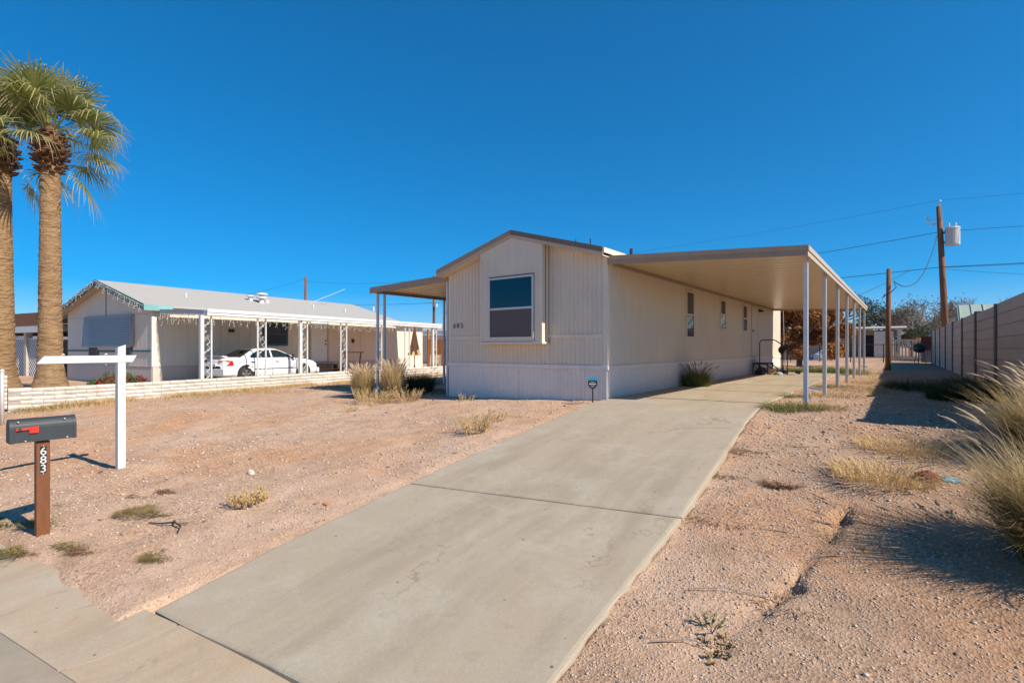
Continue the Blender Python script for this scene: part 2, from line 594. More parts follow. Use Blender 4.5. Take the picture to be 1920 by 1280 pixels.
# rolled gutter apron: concave profile, in sections with open joints
gut = empty('gutter', (0, 0, 0), kind='structure')
gprof = [(-0.55, -0.912), (-0.38, -0.922), (-0.15, -0.90), (0.05, -0.872)]
gx = -30.0
k = 0
joints = [-30, -27, -24, -21, -18, -15, -12, -9.1, -6.2, -3.9, -1.0, 2, 5, 8, 11]
for a, b_ in zip(joints[:-1], joints[1:]):
    m = MB()
    vs, fs = [], []
    sk = 0.12
    for (d, z) in gprof:
        for x in (a + 0.012, b_ - 0.012):
            xx = x + sk * d
            vs.append((xx, street_edge(x) + d, z))
    npf = len(gprof)
    for i in range(npf - 1):
        fs.append((2 * i, 2 * i + 1, 2 * i + 3, 2 * i + 2))
    base = len(vs)
    for (d, z) in gprof:
        for x in (a + 0.012, b_ - 0.012):
            vs.append((x + sk * d, street_edge(x) + d, z - 0.1))
    for i in range(npf - 1):
        fs.append((2 * i, 2 * i + 2, base + 2 * i + 2, base + 2 * i))
        fs.append((2 * i + 1, base + 2 * i + 1, base + 2 * i + 3, 2 * i + 3))
    fs.append((base - 2, base - 1, 2 * base - 1, 2 * base - 2))
    m.add(vs, fs)
    m.build('concrete_slab', M['gutter'], gut)
drive = empty('driveway', (0, 0, 0), kind='structure')
def slab(quadpts, mat, lift=0.024, front=0.0, gap=0.012, nu=8, nv=24, th=0.14):
    """quadpts: front-left, front-right, back-right, back-left; surface follows the grade, rounded rims"""
    fl, fr, br, bl = [Vector((*p, 0)) for p in quadpts]
    us = [0, 0.004, 0.012] + list(np.linspace(0.05, 0.95, nu)) + [0.988, 0.996, 1]
    vs_ = [0, 0.003, 0.009] + list(np.linspace(0.04, 0.96, nv)) + [0.991, 0.997, 1]
    P = []
    for v in vs_:
        for u in us:
            p = (fl * (1 - u) + fr * u) * (1 - v) + (bl * (1 - u) + br * u) * v
            e = min(u, 1 - u) * (fr - fl).length
            e2 = min(v, 1 - v) * (bl - fl).length
            ed = min(e, e2)
            jit = 0.006 * math.sin(p.y * 17 + u * 5) * (1 if ed < 0.004 else 0) + 0.004 * math.sin(p.y * 41)* (1 if ed < 0.004 else 0)
            z = float(G(p.x, p.y)) + lift - front * max(0, 1 - v * 3) - 0.012 * max(0, 1 - ed / 0.03) ** 2
            P.append((p.x + jit, p.y + jit * 0.6, z))
    nu_, nv_ = len(us), len(vs_)
    F = []
    for j in range(nv_ - 1):
        for i in range(nu_ - 1):
            a = j * nu_ + i
            F.append((a, a + 1, a + nu_ + 1, a + nu_))
    ring = [i for i in range(nu_)] + [j * nu_ + nu_ - 1 for j in range(1, nv_)] + [(nv_ - 1) * nu_ + i for i in range(nu_ - 2, -1, -1)] + [j * nu_ for j in range(nv_ - 2, 0, -1)]
    b0 = len(P)
    for r_ in ring:
        P.append((P[r_][0], P[r_][1], P[r_][2] - th))
    for k_ in range(len(ring)):
        k2 = (k_ + 1) % len(ring)
        F.append((ring[k_], b0 + k_, b0 + k2, ring[k2]))
    m = MB().add(P, F)
    return m.build('concrete_slab', mat, drive, smooth=False)
g_ = 0.009
slab([(-4.22, 1.28), (-1.42, 1.66), (-1.50, 4.26 - g_), (-4.36, 3.74 - g_)], M['conc'], front=0.045)
slab([(-4.36, 3.74 + g_), (-1.50, 4.26 + g_), (-1.86, 9.20 - g_), (-4.50, 8.55 - g_)], M['conc'])
ys_ = [(8.55, 9.20), (12.0, 12.2), (15.3, 15.4), (18.6, 18.7), (SLAB_END, SLAB_END)]
for (a0, a1), (b0, b1) in zip(ys_[:-1], ys_[1:]):
    slab([(-4.455, a0 + g_), (drive_edges(a1)[1], a1 + g_), (drive_edges(b1)[1], b1 - g_), (-4.455, b0 - g_)], M['conc2'])
# ------------------------------------------------------------------ the main manufactured home
def corr(p0, du, n, L, z0, ztop, pitch=0.1, depth=0.010, flat=0.55, zb=None, thick=0.004, start=0.0):
    """ribbed sheet standing on p0, running L along unit du, proud along n; ztop is a number or a function of the run"""
    m = MB()
    du, n, p0 = Vector(du), Vector(n), Vector(p0)
    zt = ztop if callable(ztop) else (lambda s: ztop)
    zl = z0 if callable(z0) else (lambda s: z0)
    pr, s = [], 0.0
    ph = start
    pts = {0.0, L}
    k = -1
    while k * pitch - ph < L:
        for f in (0.0, flat, flat + 0.14, flat + 0.31):
            q = k * pitch - ph + f * pitch
            if 0 < q < L: pts.add(q)
        k += 1
    def off(s):
        f = ((s + ph) / pitch) % 1.0
        if f <= flat + 1e-6: return depth
        if f <= flat + 0.14: return depth * (1 - (f - flat) / 0.14)
        if f <= flat + 0.31: return 0.0
        return depth * min(1, (f - flat - 0.31) / (1 - flat - 0.31) * 1.6)
    ss = sorted(pts)
    vs, fs = [], []
    for s in ss:
        b = p0 + du * s + n * off(s)
        vs.append((b.x, b.y, zl(s)))
        vs.append((b.x, b.y, zt(s)))
    for i in range(len(ss) - 1):
        fs.append((2 * i, 2 * i + 2, 2 * i + 3, 2 * i + 1))
    m.add(vs, fs)
    # returned top and end edges so the sheet has thickness
    back = -n * 0.012
    for i in range(len(ss) - 1):
        a, b = Vector(vs[2 * i + 1]), Vector(vs[2 * i + 3])
        m.add([a, b, b + back, a + back], [(0, 1, 2, 3)])
    for i in (0, len(ss) - 1):
        a, b = Vector(vs[2 * i]), Vector(vs[2 * i + 1])
        m.add([a, b, b + back, a + back], [(0, 1, 2, 3)])
    return m

HW, HL = 4.2, 16.6
EAVE, RIDGE, RS = 2.86, 3.465, 0.285
def rooft(x):                       # top of roof at local x
    return RIDGE - RS * abs(x + HW / 2)
home = empty('mobile_home', (HX, HY, 0), label='beige ribbed single-wide home numbered 683 with a boxed-out front window', cat='house')
core = MB()
prof = [(-HW + .03, 0, -.4), (-.03, 0, -.4), (-.03, 0, rooft(-.03) - .16), (-HW / 2, 0, RIDGE - .16), (-HW + .03, 0, rooft(-HW + .03) - .16)]
core.prism(prof, (0, .035, 0), (0, HL - .03, 0))
core.build('wall', M['core'], home)
gt = lambda x: rooft(x) - 0.155
FY = (0, -1, 0)
# front skirting, sheets of 1.05 m
for i in range(4):
    x0 = -HW + i * 1.05
    corr((x0 + .002, -.004, 0), (1, 0, 0), FY, 1.046, -.42, .575, .098, .012, start=.03 * i).build('skirting_panel', M['skirt'], home)
# front lower and upper siding
seams = [-HW + .075, -3.02, -1.28, -.085]
for a, b in zip(seams[:-1], seams[1:]):
    corr((a + .002, -.006, 0), (1, 0, 0), FY, b - a - .004, .665, 1.205, .102, .013).build('siding_panel', M['siding'], home)
for a, b in ((-HW + .075, -2.96), (-1.316, -.085)):
    nn = 1 if a < -3 else 1
    corr((a + .002, -.006, 0), (1, 0, 0), FY, b - a - .004, 1.268, (lambda s, a=a: gt(a + s)), .102, .013).build('siding_panel', M['siding'], home)
for xa, xb in ((-HW + .075, -2.94), (-1.32, -.085)):
    t = MB(); t.box(xa, xb, -.030, .0, 1.205, 1.268); t.build('belt_rail', M['trim'], home, bevel=.004)
t = MB(); t.box(-HW - .004, -HW + .074, -.022, .07, .665, gt(-HW + .04)); t.build('corner_trim', M['trim'], home)
t = MB(); t.box(-.084, .022, -.024, .0, .665, gt(-.05)); t.box(-.002, .0225, .0, .16, .665, 2.70); t.build('corner_trim', M['trim'], home)
t = MB(); t.box(-HW - .02, .028, -.034, .0, .578, .662); t.box(.0, .030, .0005, HL, .578, .662); t.box(-HW - .02, -HW, .0, HL, .578, .662)
t.build('skirting_cap', M['skirt'], home, bevel=.005)
# side walls
n_p = 14
for i in range(n_p):
    y0 = .162 + i * (HL - .162) / n_p
    Lp = (HL - .162) / n_p
    corr((.0, y0 + .001, 0), (0, 1, 0), (1, 0, 0), Lp - .002, .664, 2.74, .102, .011).build('siding_panel', M['siding'], home)
    corr((.0, y0 + .001 - (.16 if i == 0 else 0), 0), (0, 1, 0), (1, 0, 0), Lp - .002 + (.16 if i == 0 else 0), -.3, .576, .098, .012).build('skirting_panel', M['skirt'], home)
for z0, z1, mt, nm in ((-.5, .576, 'skirt', 'skirting_panel'), (.664, 2.72, 'siding', 'siding_panel')):
    corr((-HW, 0.07, 0), (0, 1, 0), (-1, 0, 0), HL - .07, z0, z1, .102, .011).build(nm, M[mt], home)
# back gable
m = MB(); m.prism([(-HW, 0, -.4), (0, 0, -.4), (0, 0, gt(0)), (-HW / 2, 0, gt(-HW / 2)), (-HW, 0, gt(-HW))], (0, HL - .03, 0), (0, HL, 0)); m.build('wall', M['siding'], home)
# roof
rf = MB()
OX, OYF = .13, .29
for s in (-1, 1):
    xe = -HW / 2 + s * (HW / 2 + OX - (.07 if s > 0 else 0))
    pts = [(-HW / 2, 0, RIDGE), (xe, 0, rooft(xe)), (xe, 0, rooft(xe) - .045), (-HW / 2, 0, RIDGE - .045)]
    rf.prism(pts, (0, -OYF, 0), (0, HL + .15, 0))
roof = rf.build('roof', M['roofing'], home)
# raised membrane laps across the roof
for k in range(9):
    lp = MB()
    y = .3 + k * 1.85
    for s in (-1, 1):
        xe = -HW / 2 + s * (HW / 2 + .05)
        lp.hexa([(-HW / 2, y, RIDGE + .001), (xe, y, rooft(xe) + .001), (xe, y + .12, rooft(xe) + .001), (-HW / 2, y + .12, RIDGE + .001),
                 (-HW / 2, y, RIDGE + .012), (xe, y, rooft(xe) + .012), (xe, y + .12, rooft(xe) + .012), (-HW / 2, y + .12, RIDGE + .012)])
    lp.build('roof_lap', M['roofing'], roof)
# front verge: weathered metal edge above a tan fascia, and the soffit behind
for s in (-1, 1):
    xe = -HW / 2 + s * (HW / 2 + OX - (.07 if s > 0 else 0))
    def verge(d0, d1, y0, y1):
        return [(-HW / 2, y0, RIDGE - d0), (xe, y0, rooft(xe) - d0), (xe, y1, rooft(xe) - d0), (-HW / 2, y1, RIDGE - d0),
                (-HW / 2, y0, RIDGE - d1), (xe, y0, rooft(xe) - d1), (xe, y1, rooft(xe) - d1), (-HW / 2, y1, RIDGE - d1)]
    MB().hexa(verge(.085, -.012, -OYF - .022, -OYF - .002)).build('roof_edge', M['edge'] if s > 0 else M['brown'], home)
    MB().hexa(verge(.15, .086, -OYF - .012, -OYF + .01)).build('fascia', M['tan'], home)
    MB().hexa(verge(.152, .135, -OYF + .012, .03)).build('soffit', M['siding'], home)
# drip edges along the eaves
d = MB(); d.box(.058, .08, -OYF, HL + .15, rooft(0.06) - .09, rooft(.06) + .004); d.build('eave_trim', M['trim'], home)
d = MB(); d.box(-HW - OX - .02, -HW - OX, -OYF, HL + .15, rooft(-HW - OX) - .11, rooft(-HW - OX) + .004); d.build('eave_trim', M['brown'], home)
for x, y, h, r in ((-1.05, .6, .12, .012), (-.45, .15, .16, .012), (-.3, 1.7, .22, .035), (-.55, 4.2, .14, .03)):
    MB().tube([(x, y, rooft(x) - .02), (x, y, rooft(x) + h)], r, 10).build('vent_pipe', M['black'], home)
# boxed-out bay
BX0, BX1, BY = -2.94, -1.32, -.27
bay = MB()
bz0 = 1.08
bt = lambda x: rooft(x) - .154
bay.prism([(BX0, 0, bz0 + .03), (BX1, 0, bz0 + .03), (BX1, 0, bt(BX1)), (-HW / 2, 0, bt(-HW / 2)), (BX0, 0, bt(BX0))], (0, BY + .015, 0), (0, .02, 0))
bayo = bay.build('bay', M['core'], home)
WX0, WX1, WZ0, WZ1 = -2.69, -1.53, 1.21, 2.48
corr((BX0 + .03, BY, 0), (1, 0, 0), FY, BX1 - BX0 - .06, WZ1 + .05, (lambda s: bt(BX0 + .03 + s)), .2, .005, .8).build('siding_panel', M['siding'], bayo)
corr((BX0 + .03, BY, 0), (1, 0, 0), FY, WX0 - BX0 - .06, bz0 + .05, WZ1 + .049, .2, .005, .8).build('siding_panel', M['siding'], bayo)
corr((WX1 + .03, BY, 0), (1, 0, 0), FY, BX1 - WX1 - .06, bz0 + .05, WZ1 + .049, .2, .005, .8).build('siding_panel', M['siding'], bayo)
corr((WX0 - .04, BY, 0), (1, 0, 0), FY, WX1 - WX0 + .08, bz0 + .05, WZ0 - .015, .2, .005, .8).build('siding_panel', M['siding'], bayo)
corr((BX1, BY + .03, 0), (0, 1, 0), (1, 0, 0), -BY - .035, bz0 + .04, bt(BX1), .125, .006, .6).build('siding_panel', M['siding'], bayo)
corr((BX0, BY + .03, 0), (0, 1, 0), (-1, 0, 0), -BY - .035, bz0 + .04, bt(BX0), .125, .006, .6).build('siding_panel', M['siding'], bayo)
c = MB()
c.box(BX0 - .012, BX0 + .03, BY - .012, BY + .03, bz0 + .045, bt(BX0) - .004)
c.box(BX1 - .03, BX1 + .012, BY - .012, BY + .03, bz0 + .045, bt(BX1) - .004)
c.build('corner_trim', M['trim'], bayo)
c = MB(); c.box(BX0 - .03, BX1 + .03, BY - .03, -.032, bz0, bz0 + .045); c.build('sill_board', M['trim'], bayo, bevel=.004)

def window(parent, x0, x1, z0, z1, y, rail, top, bot, axis='x', fr=.045, mat='alu', proud=.035):
    """double hung window in a wall facing -y (axis x) or +x (axis y; x0..x1 then run along y and y is the wall x)"""
    f = MB()
    def bx(a0, a1, d0, d1, c0, c1, mb):
        if axis == 'x': mb.box(a0, a1, y - d1, y - d0, c0, c1)
        else: mb.box(y + d0, y + d1, a0, a1, c0, c1)
    bx(x0, x0 + fr, -.01, proud, z0, z1, f); bx(x1 - fr, x1, -.01, proud, z0, z1, f)
    bx(x0 + fr, x1 - fr, -.01, proud, z0, z0 + fr, f); bx(x0 + fr, x1 - fr, -.01, proud, z1 - fr, z1, f)
    bx(x0 + fr, x1 - fr, -.01, proud - .004, rail - .022, rail + .022, f)
    wo = f.build('window', M[mat], parent, bevel=.004)
    p = MB(); bx(x0 + fr, x1 - fr, 0, proud - .022, rail + .022, z1 - fr, p); p.build('pane', M[top], wo)
    p = MB(); bx(x0 + fr, x1 - fr, 0, proud - .014, z0 + fr, rail - .022, p); p.build('screen' if bot == 'screen' else 'pane', M[bot], wo)
    return wo
window(home, WX0 - .02, WX1 + .02, WZ0 - .02, WZ1 + .02, BY - .004, 1.83, 'film', 'screen', fr=.04)
for y0, y1, z0, z1, rl in ((4.27, 4.87, 1.26, 2.47, 1.86), (7.26, 7.84, 1.565, 2.47, 2.02), (9.92, 10.52, 1.565, 2.48, 2.02)):
    window(home, y0, y1, z0, z1, .012, rl, 'screen', 'glass', axis='y', fr=.035, mat='trim')
# side door
dr = MB(); dr.box(.012, .034, 11.24, 12.02, .70, 2.50)
door = dr.build('door', M['siding'], home, bevel=.004)
f = MB(); f.box(.012, .042, 11.19, 11.24, .68, 2.55); f.box(.012, .042, 12.02, 12.07, .68, 2.55); f.box(.012, .042, 11.24, 12.02, 2.505, 2.55); f.build('frame', M['alu'], door)
MB().tube([(.035, 11.33, 1.62), (.085, 11.33, 1.62)], .028, 10).build('handle', M['darkmetal'], door)
lt = MB(); lt.box(.012, .06, 12.4, 12.5, 2.36, 2.48); lt.tube([(.06, 12.45, 2.42), (.16, 12.45, 2.40)], .035, 8); lt.build('porch_light', M['black'], home)

def text_mesh(body, size, mat, depth=.006, name='digit'):
    cu = bpy.data.curves.new(name, 'FONT')
    cu.body = body
    cu.size = size
    cu.extrude = depth / 2
    cu.align_x = 'CENTER'
    cu.resolution_u = 3
    o = bpy.data.objects.new('tmp', cu)
    col.objects.link(o)
    dg = bpy.context.evaluated_depsgraph_get()
    me = bpy.data.meshes.new_from_object(o.evaluated_get(dg))
    bpy.data.objects.remove(o)
    bpy.data.curves.remove(cu)
    me.materials.clear()
    me.materials.append(mat)
    return me
for ch, x, tilt in (('6', -4.005, .06), ('8', -3.885, -.02), ('3', -3.765, -.10)):
    link('digit', text_mesh(ch, .165, M['black'], .006), home, (x, -.024, 1.468), (R(90), tilt, 0))

# ------------------------------------------------------------------ carport on the driveway side
CO = 3.24
def cz(x): return 2.715 - .045 * x          # top of pans
def cy(x): return -.03 + .33 * x / CO        # front edge line
CB = 15.05
cp = empty('carport', (HX + 3.17, HY + .75, 0), label='long flat tan carport with brown fascia over the driveway on seven thin posts', cat='carport')
ox, oy = -3.17, -.75
def L_(p): return (p[0] + ox, p[1] + oy, p[2])
npan = 38
ys0 = np.linspace(0, 1, npan + 1)
for i in range(npan):
    def yy(x, t): return cy(x) + (CB - cy(x)) * t
    a, b = ys0[i], ys0[i + 1]
    g = .013
    ps = []
    for dz in (-.075, -.02):
        for (x, t, s) in ((.035, a, g), (CO, a, g), (CO, b, -g), (.035, b, -g)):
            ps.append(L_((x, yy(x, t) + s, cz(x) + dz)))
    MB().hexa(ps).build('roof_pan', M['pan'], cp)
MB().hexa([L_((x, y, cz(x) + dz)) for dz in (-.018, .0) for x, y in ((.035, cy(0)), (CO, cy(CO)), (CO, CB), (.035, CB))]).build('roof_sheet', M['pan'], cp)
f = MB()
f.hexa([L_(p) for p in [(.03, cy(0) - .03, cz(0) - .145), (CO + .03, cy(CO) - .03, cz(CO) - .145), (CO + .03, cy(CO) - .002, cz(CO) - .145), (.03, cy(0) - .002, cz(0) - .145),
                        (.03, cy(0) - .03, cz(0) - .065), (CO + .03, cy(CO) - .03, cz(CO) - .065), (CO + .03, cy(CO) - .002, cz(CO) - .065), (.03, cy(0) - .002, cz(0) - .065)]])
f.hexa([L_(p) for p in [(.03, cy(0) - .045, cz(0) - .066), (CO + .04, cy(CO) - .045, cz(CO) - .066), (CO + .04, cy(CO) - .002, cz(CO) - .066), (.03, cy(0) - .002, cz(0) - .066),
                        (.03, cy(0) - .045, cz(0) + .015), (CO + .04, cy(CO) - .045, cz(CO) + .015), (CO + .04, cy(CO) - .002, cz(CO) + .015), (.03, cy(0) - .002, cz(0) + .015)]])
f.build('fascia', M['brown'], cp)
f = MB()
zo = cz(CO)
f.hexa([L_(p) for p in [(CO + .002, cy(CO), zo - .145), (CO + .03, cy(CO), zo - .145), (CO + .03, CB, zo - .145), (CO + .002, CB, zo - .145),
                        (CO + .002, cy(CO), zo - .066), (CO + .03, cy(CO), zo - .066), (CO + .03, CB, zo - .066), (CO + .002, CB, zo - .066)]])
f.hexa([L_(p) for p in [(CO + .002, cy(CO), zo - .065), (CO + .045, cy(CO), zo - .065), (CO + .045, CB, zo - .065), (CO + .002, CB, zo - .065),
                        (CO + .002, cy(CO), zo + .015), (CO + .045, cy(CO), zo + .015), (CO + .045, CB, zo + .015), (CO + .002, CB, zo + .015)]])
f.build('fascia', M['tan'], cp)
f = MB(); f.hexa([L_((x, y, cz(x) + dz)) for dz in (-.145, .012) for x, y in ((.03, CB + .002), (CO + .03, CB + .002), (CO + .03, CB + .03), (.03, CB + .03))]); f.build('fascia', M['tan'], cp)
if 0:
  bm_ = MB(); bm_.box(3.14 + ox, 3.23 + ox, .42 + oy, CB - .05 + oy, zo - .20, zo - .077); bm_.build('beam', M['tan'], cp)
hg = MB(); hg.box(.02 + ox, .055 + ox, .15 + oy, CB - .02 + oy, cz(0) - .14, cz(0) - .076); hg.build('hanger_rail', M['brown'], cp)
for k in range(7):
    yk = .72 + 2.37 * k
    gz = h1(HX + 3.18, HY + yk)
    p = MB(); p.box(3.152 + ox, 3.214 + ox, yk - .031 + oy, yk + .031 + oy, gz - .3, zo - .078)
    po = p.build('post', M['post'], cp, bevel=.006)
    s = MB()
    for dx in (-.034, .034):
        s.box(3.183 + ox + dx - .0025, 3.183 + ox + dx + .0025, yk - .012 + oy, yk + .012 + oy, gz, zo - .08)
    s.build('seam', M['alu'], po)
    if k in (0, 2, 5):
        a = MB(); a.bar((3.214 + ox, yk + oy, gz + .32), (3.40 + ox, yk + .02 + oy, gz + .30), .03, .04); a.build('bracket', M['post'], po)

# ------------------------------------------------------------------ small awning on the far side
aw = empty('patio_awning', (HX - 7.1, HY + .1, -.15), label='narrow brown-edged patio awning on thin posts beside tall clumps of grass', cat='awning')
ax, ay, az = 7.1, -.1, .15
def A_(p): return (p[0] + ax, p[1] + ay, p[2] + az)
AX0, AX1, AYB = -7.25, -4.30, 6.2
def zaw(x): return 2.74 + .032 * (x + 4.3)
pk, s_ = 0, .02
pitch = .30
while s_ < AYB - .05:
    prof = [(0, 0), (.10, 0), (.125, -.065), (.275, -.065), (.30, 0)]
    vs, fs = [], []
    for q, dz in prof:
        for x in (AX0, AX1):
            vs.append(A_((x, s_ + q * pitch / .3, zaw(x) + dz - .01)))
    for q, dz in prof:
        for x in (AX0, AX1):
            vs.append(A_((x, s_ + q * pitch / .3, zaw(x) + dz - .016)))
    for i in range(4):
        fs.append((2 * i, 2 * i + 1, 2 * i + 3, 2 * i + 2))
        fs.append((10 + 2 * i, 10 + 2 * i + 2, 10 + 2 * i + 3, 10 + 2 * i + 1))
        fs.append((2 * i, 2 * i + 2, 12 + 2 * i, 10 + 2 * i))
    MB().add(vs, fs).build('roof_pan', M['pan'], aw)
    s_ += pitch
f = MB(); f.hexa([A_((x, y, zaw(x) + dz)) for dz in (-.14, .02) for x, y in ((AX0 - .02, -.03), (AX1 + .08, -.03), (AX1 + .08, .0), (AX0 - .02, .0))]); f.build('fascia', M['brown'], aw)
f = MB(); f.hexa([A_((x, y, zaw(x) + dz)) for dz in (-.15, -.078) for x, y in ((-7.12, .0), (-7.04, .0), (-7.04, AYB), (-7.12, AYB))]); f.build('beam', M['brown'], aw)
for yk in (.10, .33, 2.65, 5.0):
    gz = h1(HX - 7.08, HY + yk)
    p = MB(); p.box(*[c for c in (-7.11 + ax, -7.05 + ax, yk - .03 + ay, yk + .03 + ay, gz - .3 + az, zaw(-7.08) - .15 + az)])
    p.build('post', M['post'], aw, bevel=.005)
p = MB(); p.box(-4.36 + ax, -4.31 + ax, .05 + ay, .10 + ay, -.45 + az, zaw(-4.33) - .05 + az); p.build('post', M['post'], aw)

# concrete pads under the awning
pads = empty('patio_slab', (HX - 5.7, HY + 1.2, -.2), kind='structure')
for x0, x1, y0, y1 in ((-7.9, -6.6, .3, 1.9), (-6.5, -4.35, .9, 5.5), (-9.6, -8.0, 1.1, 1.9)):
    z = h1(HX + (x0 + x1) / 2, HY + (y0 + y1) / 2) + .05
    m = MB(); m.box(x0 + 5.7, x1 + 5.7, y0 - 1.2, y1 - 1.2, z - .2 + .2, z + .2); m.build('concrete_slab', M['gutter'], pads, bevel=.015)

# ------------------------------------------------------------------ security sign by the corner
sx_, sy_ = -4.60, 8.34
gz = h1(sx_, sy_)
sg = empty('security_sign', (sx_, sy_, gz), R(34), label='small black shield sign with blue cap staked at the house corner', cat='sign')
MB().box(-.011, .011, -.006, .006, -.15, .30).build('stake', M['black'], sg)
oct_ = [(-.086, .44), (-.086, .355), (-.06, .31), (-.02, .285), (.02, .285), (.06, .31), (.086, .355), (.086, .44)]
MB().prism([(x, 0, z) for x, z in oct_], (0, -.014, 0), (0, -.007, 0)).build('plate', M['black'], sg)
cap = [(-.086, .442), (.086, .442), (.086, .475), (.06, .49), (.02, .495), (.015, .508), (-.015, .508), (-.02, .495), (-.06, .49), (-.086, .475)]
MB().prism([(x, 0, z) for x, z in cap], (0, -.014, 0), (0, -.007, 0)).build('blue_cap', pmat('sign_blue', (.02, .24, .50), (.02, .22, .46), 5, 0.4), sg)
m = MB()
for z, w, h in ((.405, .07, .007), (.375, .132, .016), (.345, .08, .006), (.325, .05, .005)):
    n_ = int(w / .017)
    for i in range(n_):
        x = -w / 2 + i * w / n_
        m.box(x, x + w / n_ * .78, -.0165, -.0145, z - h / 2, z + h / 2)
m.build('print', M['white'], sg)

# ------------------------------------------------------------------ door steps
st = empty('door_steps', (HX, HY + 11.6, h1(HX + .5, HY + 11.6)), label='dark metal steps with bent handrail at the side door', cat='steps')
def tread(x0, x1, z):
    m = MB()
    n_ = 6
    for i in range(n_):
        xx = x0 + (x1 - x0) * i / n_
        m.box(xx, xx + (x1 - x0) / n_ * .75, -.42, .42, z - .025, z)
    m.box(x0, x1, -.45, -.42, z - .06, z); m.box(x0, x1, .42, .45, z - .06, z)
    m.build('tread', M['darkmetal'], st)
tread(.06, .58, .60); tread(.62, .88, .36); tread(.90, 1.14, .15)
m = MB()
for y in (-.44, .44):
    m.bar((.08, y, 0), (.08, y, .55), .03, .03); m.bar((.56, y, 0), (.56, y, .55), .03, .03)
    m.bar((.08, y, .54), (.54, y, .03), .02, .02); m.bar((.5, y, .56), (1.12, y, .05), .04, .03)
    m.bar((.86, y, 0), (.86, y, .32), .025, .025)
m.build('frame', M['darkmetal'], st)
for y in (-.44,):
    MB().tube([(.30, y, .02), (.30, y, 1.32), (.33, y, 1.39), (.38, y, 1.42), (.76, y, 1.42), (.82, y, 1.40), (1.16, y, 1.15), (1.19, y, 1.10), (1.19, y, .02)], .018, 8).build('handrail', M['darkmetal'], st)
# clutter beside the steps
def junk(name, lab, cat, loc, mk, mat, **k):
    m = MB(); mk(m)
    x, y = loc
    return m.build(name, mat, None, (x, y, h1(x, y) + .18), label=lab, cat=cat, **k)
jz = .03
def place(name, lab, cat, x, y, mk, mat, rz=0):
    m = MB(); mk(m)
    return m.build(name, mat, None, (x, y, float(G(x, y)) + .03), (0, 0, rz), label=lab, cat=cat)
def crumpled(w, d, h, seed):
    def mk(m):
        q = random.Random(seed)
        n1, n2 = 7, 10
        vs, fs = [], []
        for j in range(n1 + 1):
            th = math.pi / 2 * j / n1
            for i in range(n2):
                a = 2 * math.pi * i / n2
                r = math.cos(th) * (1 + q.uniform(-.18, .18)) + .02
                vs.append((w / 2 * r * math.cos(a), d / 2 * r * math.sin(a), h * math.sin(th) * (1 + q.uniform(-.15, .15))))
        for j in range(n1):
            for i in range(n2):
                fs.append((j * n2 + i, j * n2 + (i + 1) % n2, (j + 1) * n2 + (i + 1) % n2, (j + 1) * n2 + i))
        fs.append(tuple(n1 * n2 + i for i in range(n2)))
        m.add(vs, fs)
    return mk
place('rubbish_bag', 'black plastic rubbish bag slumped against the metal steps', 'bag', HX + .42, HY + 10.85, crumpled(.42, .42, .26, 3), M['black'])
place('cardboard_box', 'small brown cardboard box on the slab before the steps', 'box', HX + .72, HY + 11.0,
      lambda m: (m.box(-.13, .13, -.1, .1, 0, .15), m.hexa([(-.13, -.1, .151), (-.13, -.19, .2), (.13, -.19, .2), (.13, -.1, .151), (-.13, -.1, .156), (-.13, -.19, .205), (.13, -.19, .205), (.13, -.1, .156)])), pmat('cardboard', (.42, .28, .16), (.36, .24, .13), 6, 0.8), .4)
place('plastic_bag', 'pale blue plastic bag lying beside the box at the steps', 'bag', HX + .95, HY + 11.0, crumpled(.26, .3, .1, 9), pmat('pale_blue_bag', (.30, .38, .45), (.24, .31, .40), 9, 0.5))
hc = empty('hand_cart', (HX + 1.28, HY + 11.35, .09), .3, label='low folding hand cart with small black wheels standing by the steps', cat='cart')
MB().box(-.22, .26, -.2, .2, .10, .13).build('deck', M['darkmetal'], hc)
MB().tube([(-.2, -.16, .12), (-.2, -.16, .75), (-.16, -.1, .82), (-.16, .1, .82), (-.2, .16, .75), (-.2, .16, .12)], .013, 8).build('handle', M['alu'], hc)
for x in (-.18, .2):
    for y in (-.21, .21):
        MB().tube([(x, y - .015, .052), (x, y + .015, .052)], .055, 14).build('wheel', M['black'], hc)
place('electric_fan', 'black pedestal fan standing on the slab beyond the door steps', 'fan', HX + .83, HY + 12.4, lambda m: (m.tube([(0, -.04, .86), (0, .04, .86)], .15, 16), m.tube([(0, 0, 0), (0, 0, .74)], .018, 8), m.lathe([(.13, 0), (.13, .02), (.03, .05)], 14)), M['black'])
# ------------------------------------------------------------------ neighbouring home, turned a few degrees
NA = YAW - math.atan(540 / 950)          # 8.3 degrees anticlockwise
ncam = Vector((-12.5, 17.6))
N0 = (ncam.x * CY - ncam.y * SY, ncam.x * SY + ncam.y * CY)
NG = -.24
nb = empty('neighbour_home', (N0[0], N0[1], NG), NA, label='grey beige home with teal gable trim and closed metal window awning', cat='house')
M['nwall'] = pmat('neighbour_wall', (.72, .65, .545), (.68, .61, .51), 1.3, 0.7, 0.08, 30)
M['nskirt'] = pmat('neighbour_skirt', (.58, .52, .46), (.52, .465, .41), 2, 0.7)
M['teal'] = pmat('teal_trim', (.035, .115, .125), (.03, .095, .105), 5, 0.5)
M['teal2'] = pmat('pale_teal_trim', (.20, .40, .39), (.17, .36, .35), 5, 0.5)
M['shingle'] = pmat('pale_grey_shingles', (.40, .39, .375), (.31, .305, .295), 9, 0.95, 0.5, 26, stretch=(1, 3, 1))
M['awn'] = pmat('slate_awning', (.43, .41, .385), (.39, .37, .35), 3, 0.4)
NW, NL = 6.7, 12.0
NE, NR = 2.78, 3.78          # eave and ridge over local ground
def nroof(x): return NR - (NR - NE) / (NW / 2) * abs(x + NW / 2)
